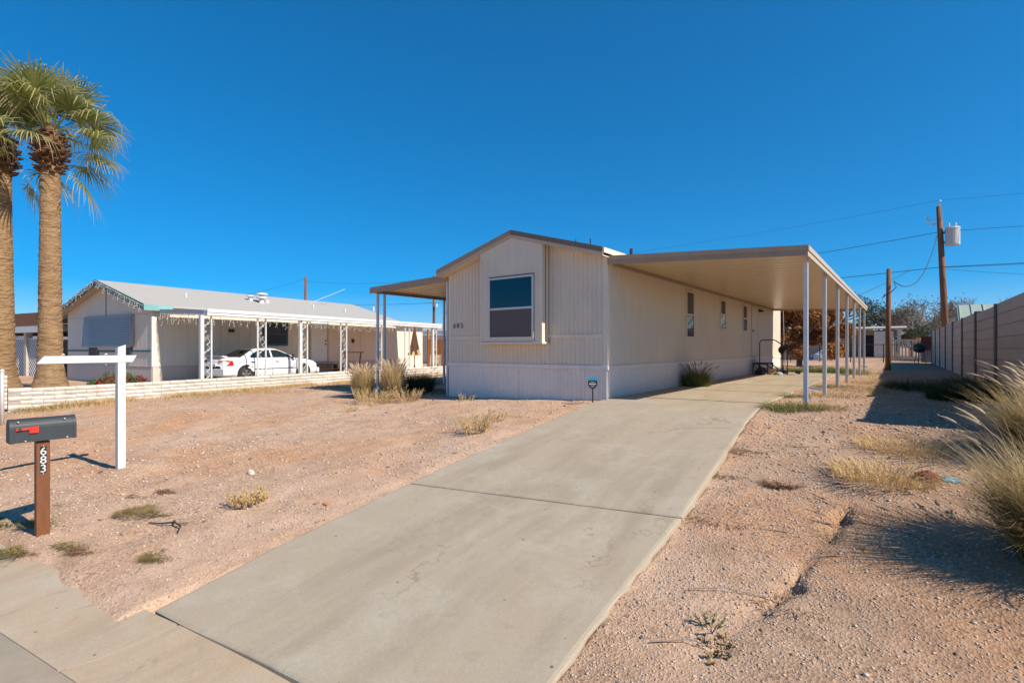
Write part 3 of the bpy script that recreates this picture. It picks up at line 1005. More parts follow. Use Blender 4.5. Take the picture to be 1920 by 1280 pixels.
c = MB(); c.prism([(-NW + .02, 0, -.4), (-.02, 0, -.4), (-.02, 0, NE - .12), (-NW / 2, 0, NR - .14), (-NW + .02, 0, NE - .12)], (0, .03, 0), (0, NL, 0)); c.build('wall', M['nwall'], nb)
# front wall panels with grooved joints
for i in range(6):
    a = -NW + i * NW / 6
    w = NW / 6
    corr((a + .006, 0, 0), (1, 0, 0), FY, w - .012, .60, (lambda s, a=a: nroof(a + s) - .13), .28, .006, .7).build('siding_panel', M['nwall'], nb)
    corr((a + .004, -.012, 0), (1, 0, 0), FY, w - .008, -.35, .575, .12, .01).build('skirting_panel', M['nskirt'], nb)
for i in range(10):
    y0 = i * NL / 10
    corr((0, y0 + .005, 0), (0, 1, 0), (1, 0, 0), NL / 10 - .01, .60, NE - .10, .40, .006, .75).build('siding_panel', M['nwall'], nb)
    corr((.012, y0 + .004, 0), (0, 1, 0), (1, 0, 0), NL / 10 - .008, -.35, .575, .16, .008, .7).build('skirting_panel', M['nskirt'], nb)
t = MB(); t.box(-NW - .01, .02, -.03, 0, .578, .60); t.box(0, .03, 0, NL, .578, .60); t.build('skirting_cap', M['nskirt'], nb)
t = MB(); t.box(-.06, .02, -.022, 0, .6, NE - .12); t.box(-.002, .021, .0, .06, .6, NE - .12); t.build('corner_trim', M['white'], nb)
# teal band
t = MB(); t.box(-NW, -.09, -.026, -.0, 1.10, 1.16); t.build('teal_band', M['teal'], nb)
t = MB(); t.box(-NW, -.09, -.018, -.0, 2.42, 2.445); t.build('joint_strip', M['nskirt'], nb)
t = MB(); t.box(-NW / 2 - .012, -NW / 2 + .012, -.03, -.0, 2.45, NR - .2); t.build('conduit', M['brown'], nb)
# roof with individual courses of shingles as stepped laps on both slopes
rs = MB()
for s in (-1, 1):
    xe = -NW / 2 + s * (NW / 2 + .22)
    rs.prism([(-NW / 2, 0, NR), (xe, 0, nroof(xe)), (xe, 0, nroof(xe) - .06), (-NW / 2, 0, NR - .06)], (0, -.34, 0), (0, NL + .2, 0))
nro = rs.build('roof', M['shingle'], nb)
sh = MB()
ncr = 26
for s in (-1, 1):
    for k in range(ncr):
        q0, q1 = k / ncr, (k + 1) / ncr
        x0, x1 = -NW / 2 + s * (NW / 2 + .22) * q0, -NW / 2 + s * (NW / 2 + .22) * q1
        z0, z1 = nroof(x0), nroof(x1)
        y0, y1 = -.34, NL + .2
        sh.add([(x0, y0, z0 + .002), (x1, y0, z1 + .016), (x1, y1, z1 + .016), (x0, y1, z0 + .002), (x1, y0, z1), (x1, y1, z1)], [(0, 1, 2, 3), (1, 4, 5, 2)])
sh.build('shingle_course', M['shingle'], nro, kind='stuff')
for s, mt in ((-1, 'teal'), (1, 'teal')):
    xe = -NW / 2 + s * (NW / 2 + .22)
    MB().hexa([(-NW / 2, -.37, NR - .2), (xe, -.37, nroof(xe) - .2), (xe, -.342, nroof(xe) - .2), (-NW / 2, -.342, NR - .2),
               (-NW / 2, -.37, NR + .015), (xe, -.37, nroof(xe) + .015), (xe, -.342, nroof(xe) + .015), (-NW / 2, -.342, NR + .015)]).build('bargeboard', M[mt], nb)
    MB().hexa([(-NW / 2, -.34, NR - .13), (xe, -.34, nroof(xe) - .13), (xe, .02, nroof(xe) - .13), (-NW / 2, .02, NR - .13),
               (-NW / 2, -.34, NR - .10), (xe, -.34, nroof(xe) - .10), (xe, .02, nroof(xe) - .10), (-NW / 2, .02, NR - .10)]).build('soffit', M['tan'], nb)
e = MB(); e.box(.222, .245, -.37, .55, nroof(.22) - .19, nroof(.22) + .01); e.build('eave_trim', M['teal2'], nb)
# front window band with a hinged ribbed metal awning let down over it
ww = MB()
ww.box(-4.75, -1.35, -.03, -.0, 1.08, 2.35)
wo = ww.build('window', M['teal'], nb)
for a, b in ((-4.62, -4.05), (-2.12, -1.48)):
    p = MB(); p.box(a, b, -.034, -.0305, .94, 2.2); p.build('pane', M['screen'], wo)
    f = MB(); f.box(a - .10, a, -.045, -.0, .86, 2.3); f.box(b, b + .10, -.045, -.0, .86, 2.3); f.box(a, b, -.045, -.0, .86, .94); f.build('frame', M['teal'], wo)
f = MB(); f.box(-3.94, -2.23, -.048, -.031, 1.165, 1.35); f.build('mullion_panel', M['nwall'], wo)
awn = empty('window_awning', (N0[0], N0[1], NG), NA, label='slate grey ribbed metal awning closed over the front window of the teal-trimmed home', cat='awning')
def hinge(t):   # top to bottom
    return -.07 - .06 * t, 2.46 - 1.16 * t
for k in range(16):
    (y0, z0), (y1, z1) = hinge(k / 16), hinge((k + .86) / 16)
    MB().hexa([(-5.05, y0, z0), (-1.25, y0, z0), (-1.25, y0 + .012, z0), (-5.05, y0 + .012, z0), (-5.05, y1 - .018, z1), (-1.25, y1 - .018, z1), (-1.25, y1 - .002, z1), (-5.05, y1 - .002, z1)]).build('slat', M['awn'], awn)
f = MB()
for x in (-5.06, -1.245):
    f.hexa([(x, -.06, 2.42), (x + .03, -.06, 2.42), (x + .03, -.03, 2.40), (x, -.03, 2.40), (x, -.15, 1.28), (x + .03, -.15, 1.28), (x + .03, -.11, 1.26), (x, -.11, 1.26)])
f.box(-5.06, -1.215, -.16, -.125, 1.255, 1.30)
f.build('frame', M['awn'], awn)
f = MB(); f.hexa([(-1.212, -.05, 2.40), (-1.206, -.05, 2.40), (-1.206, -.005, 2.40), (-1.212, -.005, 2.40), (-1.212, -.18, 1.30), (-1.206, -.18, 1.30), (-1.206, -.04, 1.30), (-1.212, -.04, 1.30)]); f.build('side_wing', M['awn'], awn)
# side wall openings
window(nb, 4.15, 5.35, 1.33, 2.35, .012, 1.84, 'glass', 'glass', axis='y', fr=.09, mat='teal')
d = MB(); d.box(.008, .04, 6.55, 7.45, .62, 2.50); dd = d.build('door', pmat('pale_door', (.74, .77, .76), (.70, .73, .72), 4, 0.5), nb)
f = MB(); f.box(.008, .05, 6.47, 6.55, .6, 2.56); f.box(.008, .05, 7.45, 7.55, .6, 2.56); f.box(.008, .05, 6.55, 7.45, 2.505, 2.56); f.build('frame', M['tan'], dd)
for z in (1.42, 1.58): MB().tube([(.04, 7.36, z), (.09, 7.36, z)], .03, 8).build('handle', M['darkmetal'], dd)
for y0, y1, z0, z1 in ((2.7, 2.92, 1.86, 1.98), (5.55, 5.67, .82, .93), (9.0, 9.15, 1.5, 1.68)):
    v = MB(); v.box(.006, .05, y0, y1, z0, z1); v.build('wall_vent', M['darkmetal'], nb)
for x, y, hh, r in ((-1.5, 1.9, .18, .03), (-1.35, 7.8, .2, .03), (-1.0, 9.5, .2, .035), (-1.8, 5.6, .12, .10), (-2.0, 12.5, .25, .06)):
    MB().tube([(x, y, nroof(x) - .03), (x, y, nroof(x) + hh)], r, 8).build('vent_pipe', M['white'], nb)
v = MB()
v.lathe([(.11, -.1), (.11, .18), (.09, .2), (.22, .22), (.22, .28), (.1, .30), (.1, .36), (.25, .38), (.25, .44), (.08, .47)], 14, (-1.6, 5.2, nroof(-1.6)))
v.lathe([(.09, -.1), (.09, .16), (.17, .18), (.17, .23), (.05, .26)], 12, (-1.95, 4.9, nroof(-1.95)))
v.build('roof_vent', M['white'], nb)
MB().tube([(-2.6, 8.6, nroof(-2.6)), (-1.8, 10.2, nroof(-2.6) + .85)], .011, 6).build('stay_rod', M['white'], nb)
# far side awning stub with thin post
s = MB(); s.hexa([(-NW - 1.6, .1, 2.30), (-NW - .15, .1, 2.55), (-NW - .15, 5, 2.55), (-NW - 1.6, 5, 2.30), (-NW - 1.6, .1, 2.46), (-NW - .15, .1, 2.70), (-NW - .15, 5, 2.70), (-NW - 1.6, 5, 2.46)])
s.build('side_awning', pmat('olive_awning', (.10, .11, .09), (.08, .085, .07), 3, .6), nb)
MB().tube([(-NW - 1.2, .2, -.3), (-NW - 1.2, .2, 2.4)], .03, 6).build('awning_post', M['darkmetal'], nb)
# rear extension with lower roof
s = MB(); s.box(-NW + .5, .0, NL + .01, NL + 2.5, -.3, 2.42); s.build('extension', M['nwall'], nb)
s = MB(); s.hexa([(-NW + .3, NL + .22, 2.44), (.3, NL + .22, 2.44), (.3, NL + 2.7, 2.44), (-NW + .3, NL + 2.7, 2.44), (-NW + .3, NL + .22, 2.95), (.3, NL + .22, 2.56), (.3, NL + 2.7, 2.56), (-NW + .3, NL + 2.7, 2.95)]); s.build('extension_roof', M['shingle'], nb)

nd_ = MB()
for k in range(5):
    nd_ = MB(); nd_.box(.05, 3.35, -1.2 + k * 3.4, 2.18 + k * 3.4, -.3, .012); nd_.build('concrete_slab', M['conc2'], nb)
# patio cover of the neighbour
PC = 3.0
pc = empty('patio_cover', (N0[0], N0[1], NG), NA, label='long white patio cover on scrollwork posts sheltering the white car', cat='patio cover')
PL = 12.25
s = MB(); s.hexa([(.26, .15, 2.52), (PC + .12, .15, 2.40), (PC + .12, PL, 2.40), (.26, PL, 2.52), (.26, .15, 2.57), (PC + .12, .15, 2.45), (PC + .12, PL, 2.45), (.26, PL, 2.57)]); s.build('roof_panel', M['white'], pc)
s = MB(); s.box(PC - .05, PC + .14, .12, PL + .02, 2.27, 2.46); s.build('beam', M['white'], pc, bevel=.008)
s = MB(); s.box(PC + .142, PC + .16, .11, PL + .03, 2.38, 2.49); s.build('gutter_lip', M['white'], pc)
s = MB(); s.hexa([(.25, .12, 2.40), (PC - .06, .12, 2.28), (PC - .06, .15, 2.28), (.25, .15, 2.40), (.25, .12, 2.58), (PC - .06, .12, 2.46), (PC - .06, .15, 2.46), (.25, .15, 2.58)]); s.build('end_fascia', pmat('lavender_grey', (.36, .36, .42), (.33, .33, .38), 3, .5), pc)
def scroll(m, y0, y1, z0, z1):
    n_ = 5
    for k in range(n_):
        za, zb_ = z0 + (z1 - z0) * k / n_, z0 + (z1 - z0) * (k + 1) / n_
        pts = []
        for i in range(13):
            t = i / 12
            pts.append((PC, (y0 + y1) / 2 + (y1 - y0) * .42 * math.sin(t * 2 * math.pi) * (1 if k % 2 else -1), za + (zb_ - za) * t))
        m.tube(pts, .009, 5, False)
        for sgn in (-1, 1):
            cyy, czz = (y0 + y1) / 2 + sgn * (y1 - y0) * .2, (za + zb_) / 2 + sgn * .05
            m.tube([(PC, cyy + .035 * math.cos(a), czz + .035 * math.sin(a)) for a in [i * .7 for i in range(9)]], .007, 5, False)
for i, yk in enumerate((.18, 2.1, 3.85, 5.8, 7.85, 9.75, 11.85)):
    wide = i in (0, 2, 6)
    m = MB()
    w = .11 if wide else .045
    m.box(PC - w / 2, PC + w / 2, yk - .19 - (w - .045) / 2, yk - .19 + (w + .045) / 2, -.3, 2.28)
    m.box(PC - .022, PC + .022, yk + .12, yk + .165, -.3, 2.28)
    po = m.build('post', M['white'], pc)
    m = MB(); scroll(m, yk - .14, yk + .12, .05, 2.2); m.build('scroll', M['white'], po)

# icicle light strings
M['bulb'] = pmat('white_bulbs', (.86, .85, .80), (.8, .78, .72), 5, .35)
def lights(name, lab, path, n, seed, drop=(.06, .30)):
    q = random.Random(seed)
    o = empty(name, (N0[0], N0[1], NG), NA, label=lab, cat='string lights')
    w, b = MB(), MB()
    P = [Vector(p) for p in path]
    seg = [(P[i + 1] - P[i]).length for i in range(len(P) - 1)]
    T = sum(seg)
    def at(s):
        for i, l in enumerate(seg):
            if s <= l or i == len(seg) - 1: return P[i].lerp(P[i + 1], s / l)
            s -= l
    w.tube(P, .006, 4)
    for k in range(n):
        p = at(T * (k + .5) / n)
        L = drop[0] + (drop[1] - drop[0]) * (.5 + .5 * math.sin(k * 1.9)) * q.uniform(.5, 1)
        e = p + Vector((q.uniform(-.03, .03), q.uniform(-.05, .05), -L))
        w.tube([p, e], .003, 3, False)
        nb_ = max(1, int(L / .055))
        for j in range(nb_ + 1):
            c_ = p.lerp(e, j / max(1, nb_)) + Vector((q.uniform(-.015, .015), q.uniform(-.025, .025), 0))
            d_ = Vector((q.uniform(-1, 1), q.uniform(-1, 1), q.uniform(-.6, .4))).normalized() * .045
            b.tube([c_, c_ + d_], [.009, .003], 4)
    w.build('wire', M['white'], o)
    b.build('bulbs', M['bulb'], o, kind='stuff')
lights('icicle_lights', 'icicle string lights hanging along the white patio cover beam', [(PC + .17, .2, 2.30), (PC + .17, 10.5, 2.30)], 120, 3, (.10, .42))
lights('icicle_lights', 'icicle string lights draped down the teal gable edge', [(-NW - .2, -.385, nroof(-NW - .2) - .02), (-NW / 2, -.385, NR - .02), (.2, -.385, nroof(.2) - .05)], 62, 5, (.08, .30))
lights('icicle_lights', 'short icicle string lights on the lavender end of the patio cover', [(.3, .10, 2.42), (PC, .10, 2.30)], 26, 8, (.10, .40))

def nloc(x, y, z=0.0):
    ca, sa = math.cos(NA), math.sin(NA)
    return (N0[0] + x * ca - y * sa, N0[1] + x * sa + y * ca, NG + z)

# neighbour things under the cover
st2 = empty('porch_steps', nloc(.1, 7.0), NA, label='brown timber porch steps below the pale neighbour door', cat='steps')
M['wood'] = pmat('brown_timber', (.25, .13, .06), (.19, .095, .045), 3, .7, .2, 20, stretch=(1, 1, 8))
for k in range(3):
    m = MB(); m.box(0 + k * .3, .3 + k * .3 + .02, -.8, .8, .44 - k * .2, .48 - k * .2); m.build('tread', M['wood'], st2)
m = MB()
for y in (-.78, .74):
    for k in range(3): m.box(.02 + k * .3, .29 + k * .3, y, y + .04, -.1, .438 - k * .2)
m.build('stringer', M['wood'], st2)
tbl = empty('wooden_stand', nloc(.55, 8.6), NA, label='slanted reddish wooden stand against the wall beyond the pale door', cat='stand')
for y in (-.5, .5):
    MB().bar((0, y * .6, -.1), (0, y, 1.0), .05, .05).build('leg', M['wood'], tbl)
MB().box(-.06, .06, -.62, .62, 1.0, 1.05).build('top_rail', M['wood'], tbl)
um = empty('patio_umbrella', nloc(1.6, 11.9), NA, label='folded beige patio umbrella standing by the timber gate', cat='umbrella')
MB().tube([(0, 0, 0), (0, 0, 2.35)], .025, 8).build('pole', M['wood'], um)
m = MB(); n_ = 16
vs, fs = [], []
for j, (r, z) in enumerate(((.02, 2.3), (.10, 2.0), (.18, 1.5), (.27, 1.0), (.33, .82))):
    for i in range(n_):
        a = 2 * math.pi * i / n_
        rr = r * (1 + (.22 if i % 2 else -.22) * j / 4)
        vs.append((rr * math.cos(a), rr * math.sin(a), z + (.07 if i % 2 and j == 4 else 0)))
for j in range(4):
    for i in range(n_):
        fs.append((j * n_ + i, (j + 1) * n_ + i, (j + 1) * n_ + (i + 1) % n_, j * n_ + (i + 1) % n_))
m.add(vs, fs); m.build('canopy', pmat('beige_canvas', (.55, .39, .23), (.48, .33, .19), 4, .85), um)
MB().lathe([(.25, 0), (.25, .06), (.05, .1), (.04, .3)], 14).build('base', M['black'], um)
ch = empty('patio_chair', nloc(2.1, 13.0), NA + .8, label='low pale metal patio chair beside the folded umbrella', cat='chair')
for a in (-.28, .28):
    MB().tube([(a, .3, 0), (a, .28, .38), (a, -.25, .36), (a, -.3, 0)], .02, 6).build('leg', M['alu'], ch)
    MB().tube([(a, -.25, .36), (a, -.4, .85)], .02, 6).build('back_frame', M['alu'], ch)
m = MB()
for k in range(7): m.box(-.27, .27, -.24 + k * .075, -.185 + k * .075, .365, .38)
m.build('seat', M['tan'], ch)
m = MB()
for k in range(6):
    y, z = -.26 - .024 * k, .42 + .075 * k
    m.box(-.27, .27, y, y + .012, z, z + .055)
m.build('backrest', M['tan'], ch)
# timber gate fence between the homes
gf = empty('timber_fence', nloc(.25, 14.7), NA, label='orange brown dog-eared timber fence behind the white patio cover', cat='fence')
M['cedar'] = pmat('cedar', (.46, .20, .06), (.36, .145, .042), 2.2, .75, .2, 20, stretch=(4, 4, .5), obj_var=.16)
bx_ = 0.0
while bx_ < 9.6:
    if not (2.15 < bx_ < 2.3):
        m = MB(); m.prism([(bx_, 0, .02), (bx_ + .137, 0, .02), (bx_ + .137, 0, 1.72), (bx_ + .11, 0, 1.76), (bx_ + .027, 0, 1.76), (bx_, 0, 1.72)], (0, rnd.uniform(-.006, .006), 0), (0, .022, 0)); m.build('plank', M['cedar'], gf)
    bx_ += .145
for x in (-.10, 2.18, 4.9, 7.5):
    m = MB(); m.box(x, x + .1, .03, .13, -.2, 2.35 if x < 0 else 1.85); m.build('post', M['cedar'], gf)
m = MB(); m.box(0, 9.6, .026, .06, .4, .48); m.box(0, 9.6, .026, .06, 1.35, 1.43); m.build('rail', M['cedar'], gf)

# low white home behind the timber fence
lh = empty('white_house', nloc(-4.5, 21), NA, label='low white house with grey roof behind the timber fence', cat='house')
m = MB(); m.box(-4, 14, 0, 6, -.3, 2.2); m.build('wall', pmat('white_stucco', (.62, .60, .57), (.55, .53, .51), 2, .8), lh)
m = MB(); m.box(-4.3, 14.3, -.35, 0.0, 2.24, 2.42); m.build('fascia', M['white'], lh)
m = MB(); m.hexa([(-4.3, -.35, 2.43), (14.3, -.35, 2.43), (14.3, 3, 3.1), (-4.3, 3, 3.1), (-4.3, -.35, 2.49), (14.3, -.35, 2.49), (14.3, 3, 3.16), (-4.3, 3, 3.16)]); m.build('roof', M['shingle'], lh)
m = MB(); m.box(5.0, 6.2, -.04, 0, 1.1, 1.9); m.build('window', M['glass'], lh)

# ------------------------------------------------------------------ brown home with a lattice porch, further along the street
bh = empty('brown_house', (-34.5, 4.6, -.35), NA + .05, label='red-brown roofed house with white lattice porch behind the palm trunks', cat='house')
m = MB(); m.box(-9, 5, .8, 9, -.3, 1.75); m.build('wall', pmat('porch_wall', (.30, .26, .22), None, 2, .8), bh)
m = MB(); m.box(-9.4, 5.4, -.4, 9.3, 2.35, 2.95); m.build('mansard_roof', pmat('red_brown_roof', (.26, .115, .065), (.20, .09, .05), 6, .9, .5, 10), bh)
m = MB(); m.box(-9.4, 5.4, -.46, -.41, 2.05, 2.34); m.build('fascia', M['white'], bh)
m = MB(); m.box(-9.3, 5.3, -.40, 9.2, 2.10, 2.33); m.build('porch_ceiling', M['nskirt'], bh)
for x in (-9, -6.2, -3.4, -.6, 2.2, 5.0):
    m = MB(); m.box(x - .12, x + .12, -.38, -.14, -.3, 2.08); m.build('post', pmat('porch_post', (.5, .45, .40), None, 3, .8) if x == -9 else bpy.data.materials['porch_post'], bh)
for k in range(5):
    x0 = -8.88 + 2.8 * k
    m = MB()
    w, z0, z1 = 2.56, .05, 1.75
    s = -2.0
    while s < w + 2:
        for sg_ in (1, -1):
            a0, b0 = max(0, s), min(w, s + (z1 - z0))
            if b0 - a0 > .1:
                za, zb_ = z0 + (a0 - s), z0 + (b0 - s)
                if sg_ < 0: za, zb_ = z1 - (za - z0), z1 - (zb_ - z0)
                m.bar((x0 + a0, -.27 + .012 * sg_, za), (x0 + b0, -.27 + .012 * sg_, zb_), .012, .06, up=(0, 0, 1))
        s += .20
    m.box(x0, x0 + w, -.29, -.25, z0 - .04, z0); m.box(x0, x0 + w, -.29, -.25, z1, z1 + .05)
    m.build('lattice', M['white'], bh)

# ------------------------------------------------------------------ low white slump-block wall
BW0, BW1 = (-16.45, 2.08), (-16.15, 20.5)
bwd = Vector((BW1[0] - BW0[0], BW1[1] - BW0[1], 0))
bwl = bwd.length
bwd.normalize()
bwa = math.atan2(bwd.y, bwd.x)
bw = empty('block_wall', (BW0[0], BW0[1], 0), bwa, label='low white painted slump-block garden wall below the palms', cat='wall')
M['block'] = pmat('white_slump_block', (.66, .62, .56), (.50, .44, .37), 5, .85, .35, 30, obj_var=.10, dirt=((.44, .33, .24), 4, .62))
M['mortar'] = pmat('mortar', (.40, .36, .32), None, 8, .9)
BL, BH, BT = .405, .098, .15
variants = []
for v in range(5):
    m = MB()
    q = random.Random(v)
    P = []
    for sx in (0.006, BL - .006):
        for z in (.006, BH / 2, BH - .006):
            bul = (.012 if z == BH / 2 else 0) + q.uniform(-.004, .004)
            P.append((sx, -BT / 2 - bul, z)); P.append((sx, BT / 2 + bul, z))
    idx = lambda s, z, d: s * 6 + z * 2 + d
    F = []
    for z in (0, 1):
        F += [(idx(0, z, 0), idx(1, z, 0), idx(1, z + 1, 0), idx(0, z + 1, 0)), (idx(0, z, 1), idx(0, z + 1, 1), idx(1, z + 1, 1), idx(1, z, 1)),
              (idx(0, z, 0), idx(0, z + 1, 0), idx(0, z + 1, 1), idx(0, z, 1)), (idx(1, z, 0), idx(1, z, 1), idx(1, z + 1, 1), idx(1, z + 1, 0))]
    F += [(idx(0, 2, 0), idx(1, 2, 0), idx(1, 2, 1), idx(0, 2, 1)), (idx(0, 0, 0), idx(0, 0, 1), idx(1, 0, 1), idx(1, 0, 0))]
    m.add(P, F)
    variants.append(m.mesh('block', M['block']))
def wtop(s):
    return float(np.interp(s, [0, .5, 4, 9, 13, 18], [.06, .045, .09, .155, .20, .22]))
nseg = int(bwl / BL)
mo = MB()
for k in range(nseg):
    s0 = k * BL
    zt = wtop(s0)
    mo.box(s0, s0 + BL, -BT / 2 + .012, BT / 2 - .012, zt - .75, zt - .012)
    for j in range(5 if s0 < 12 else 4):
        off = BL / 2 if j % 2 else 0
        if k == nseg - 1 and off: continue
        o = link('block', variants[(k * 3 + j) % 5], bw, (s0 + off, rnd.uniform(-.004, .004), zt - (j + 1) * BH), (0, 0, 0))
for j in range(8):
    link('block', variants[j % 5], bw, (-.28, 0, wtop(0) + .21 - j * BH)).scale = (.66, 1.25, 1)
mo.build('mortar', M['mortar'], bw)
pp = empty('steel_post', (-14.79, 1.79, -.47), label='grey steel pipe post standing before the end of the white block wall', cat='post')
pp['label'] = 'grey steel pipe post before the end of the white block wall'
MB().tube([(0, 0, -.2), (0, 0, .98)], .035, 10).build('pipe', M['alu'], pp, smooth=True)
MB().lathe([(.04, .97), (.04, 1.0), (.02, 1.03)], 10).build('cap', M['alu'], pp)

# ------------------------------------------------------------------ tall grey block wall along the lane
WA = math.atan(.0135)
gwall = empty('lane_wall', (1.85 - .0135 * 8.4, 8.4, 0), R(90) + WA, label='tall grey-tan block wall with dark pilasters along the shaded lane', cat='wall')
M['cmu'] = pmat('tan_block', (.58, .45, .345), (.52, .40, .305), 2.5, .9, .4, 40, obj_var=.05, stretch=(1, 1, .5))
M['pil'] = pmat('dark_pilaster', (.17, .135, .115), (.14, .11, .095), 3, .85, .3, 40)
BAY = 3.62
ncour, ch_ = 8, .25
cour = MB()
for i in range(9):
    a = .12
    b = BAY - .12
    m = MB()
    # local: x along wall, +y is the lane side (wall turned 90 degrees)
    m.prism([(a, -.05, .008), (b, -.05, .008), (b, -.05, ch_ - .006), (a, -.05, ch_ - .006)], (0, 0, 0), (0, .1, 0))
    me = m.mesh('block_course', M['cmu'])
    dz = (-.02, .045, .02, .06, .05, .08, .07, .09, .1)[i]
    for j in range(ncour):
        link('block_course', me, gwall, (i * BAY, rnd.uniform(-.003, .003), j * ch_ - .06 + dz))
    mj = MB(); mj.box(i * BAY + .1, i * BAY + BAY - .1, -.036, .036, -.3, ncour * ch_ - .08 + dz); mj.build('mortar', M['mortar'], gwall)
    m = MB(); m.box(i * BAY - .118, i * BAY + .118, -.11, .085, -.3, ncour * ch_ - .035 + dz); m.build('pilaster', M['pil'], gwall, bevel=.008)
m = MB(); m.box(9 * BAY - .118, 9 * BAY + .118, -.11, .085, -.3, 2.1); m.build('pilaster', M['pil'], gwall)

# houses beyond the lane wall
g1 = empty('green_roof_house', (3.1, 48, 0), -.03, label='house with pale green standing-seam roof showing above the lane wall', cat='house')
M['gmetal'] = pmat('green_metal', (.40, .45, .36), (.35, .40, .32), 3, .45)
m = MB(); m.prism([(0, 0, -.2), (0, 6, -.2), (0, 6, 2.9), (0, 3, 4.05), (0, 0, 2.9)], (.15, 0, 0), (9, 0, 0)); m.build('wall', M['nskirt'], g1)
for s in (-1, 1):
    m = MB(); m.hexa([(-.2, 3, 4.15), (9.3, 3, 4.15), (9.3, 3 + s * 3.4, 2.75), (-.2, 3 + s * 3.4, 2.75), (-.2, 3, 4.22), (9.3, 3, 4.22), (9.3, 3 + s * 3.4, 2.82), (-.2, 3 + s * 3.4, 2.82)])
    ro = m.build('roof', M['gmetal'], g1)
    for k in range(15):
        x = -.1 + k * .66
        m = MB(); m.hexa([(x, 3, 4.22), (x + .05, 3, 4.22), (x + .05, 3 + s * 3.4, 2.82), (x, 3 + s * 3.4, 2.82), (x, 3, 4.28), (x + .05, 3, 4.28), (x + .05, 3 + s * 3.4, 2.88), (x, 3 + s * 3.4, 2.88)]); m.build('seam', M['gmetal'], ro)
g2 = empty('white_shed', (2.9, 56, 0), -.03, label='small white gabled shed beside the green-roofed house', cat='shed')
m = MB(); m.prism([(0, 0, -.2), (2.2, 0, -.2), (2.2, 0, 3.3), (1.1, 0, 3.7), (0, 0, 3.3)], (0, 0, 0), (0, 4, 0)); m.build('wall', M['white'], g2)
for s in (-1, 1):
    m = MB(); xe = 1.1 + s * 1.3; m.hexa([(1.1, -.2, 3.72), (xe, -.2, 3.25), (xe, 4.2, 3.25), (1.1, 4.2, 3.72), (1.1, -.2, 3.8), (xe, -.2, 3.33), (xe, 4.2, 3.33), (1.1, 4.2, 3.8)]); m.build('roof', M['white'], g2)
# ------------------------------------------------------------------ white saloon car
car = empty('parked_car', nloc(1.54, 3.18, .012), NA, label='white four-door saloon car parked under the white patio cover', cat='car')
M['car'] = pmat('white_car_paint', (.78, .79, .80), (.76, .77, .78), 2, .18)
M['tyre'] = pmat('tyre_rubber', (.022, .021, .02), None, 12, .8)
M['rim'] = pmat('alloy_rim', (.55, .55, .57), (.48, .48, .50), 10, .25, metal=.8)
M['carglass'] = glassmat('car_glass', (.012, .022, .026), .02, 1.7)
ST = [(-2.225, .60, .40, .60, .66), (-2.20, .72, .30, .70, .80), (-2.15, .78, .25, .82, .93), (-2.0, .815, .22, .86, .985), (-1.55, .84, .20, .89, .995), (-1.0, .848, .19, .905, .95), (-.3, .85, .18, .905, .94),
      (.5, .85, .18, .90, .935), (1.0, .845, .19, .875, .935), (1.5, .835, .20, .83, .89), (1.9, .81, .21, .75, .81), (2.1, .75, .23, .66, .72), (2.2, .64, .28, .56, .62), (2.235, .5, .36, .50, .55)]
vs, fs = [], []
for y, w, zl, zs, zt in ST:
    half = [(w * .90, zl), (w * .985, zl + .10), (w, zl + (zs - zl) * .45), (w * .992, zs - .12), (w * .965, zs), (w * .86, zt - .012), (w * .5, zt), (0, zt + .004)]
    row = [(-x, z) for x, z in half] + [(x, z) for x, z in half[-2::-1]]
    vs += [(x, y, z) for x, z in row]
nr_ = 15
for i in range(len(ST) - 1):
    for k in range(nr_ - 1):
        fs.append((i * nr_ + k, i * nr_ + k + 1, (i + 1) * nr_ + k + 1, (i + 1) * nr_ + k))
    fs.append((i * nr_ + nr_ - 1, i * nr_, (i + 1) * nr_, (i + 1) * nr_ + nr_ - 1))
fs.append(tuple(range(nr_)))
fs.append(tuple((len(ST) - 1) * nr_ + k for k in range(nr_ - 1, -1, -1)))
m = MB().add(vs, fs)
body = m.build('body', M['car'], car, smooth=True)
SL = [(.90, .79, -1.62, 1.12), (1.0, .765, -1.44, .90), (1.12, .71, -1.22, .64), (1.25, .635, -.96, .36), (1.32, .57, -.80, .19), (1.355, .47, -.62, .02), (1.365, .25, -.45, -.12)]
def hx(z): return float(np.interp(z, [s[0] for s in SL], [s[1] for s in SL]))
def yr(z): return float(np.interp(z, [s[0] for s in SL], [s[2] for s in SL]))
def yf(z): return float(np.interp(z, [s[0] for s in SL], [s[3] for s in SL]))
vs, fs = [], []
for z, w, a, b in SL:
    c_ = .10
    vs += [(w, a + c_, z), (w, b - c_, z), (w - c_ * .7, b, z), (-w + c_ * .7, b, z), (-w, b - c_, z), (-w, a + c_, z), (-w + c_ * .7, a, z), (w - c_ * .7, a, z)]
for i in range(len(SL) - 1):
    for k in range(8):
        fs.append((i * 8 + k, i * 8 + (k + 1) % 8, (i + 1) * 8 + (k + 1) % 8, (i + 1) * 8 + k))
fs.append(tuple((len(SL) - 1) * 8 + k for k in range(8)))
MB().add(vs, fs).build('roof', M['car'], car, smooth=True, )
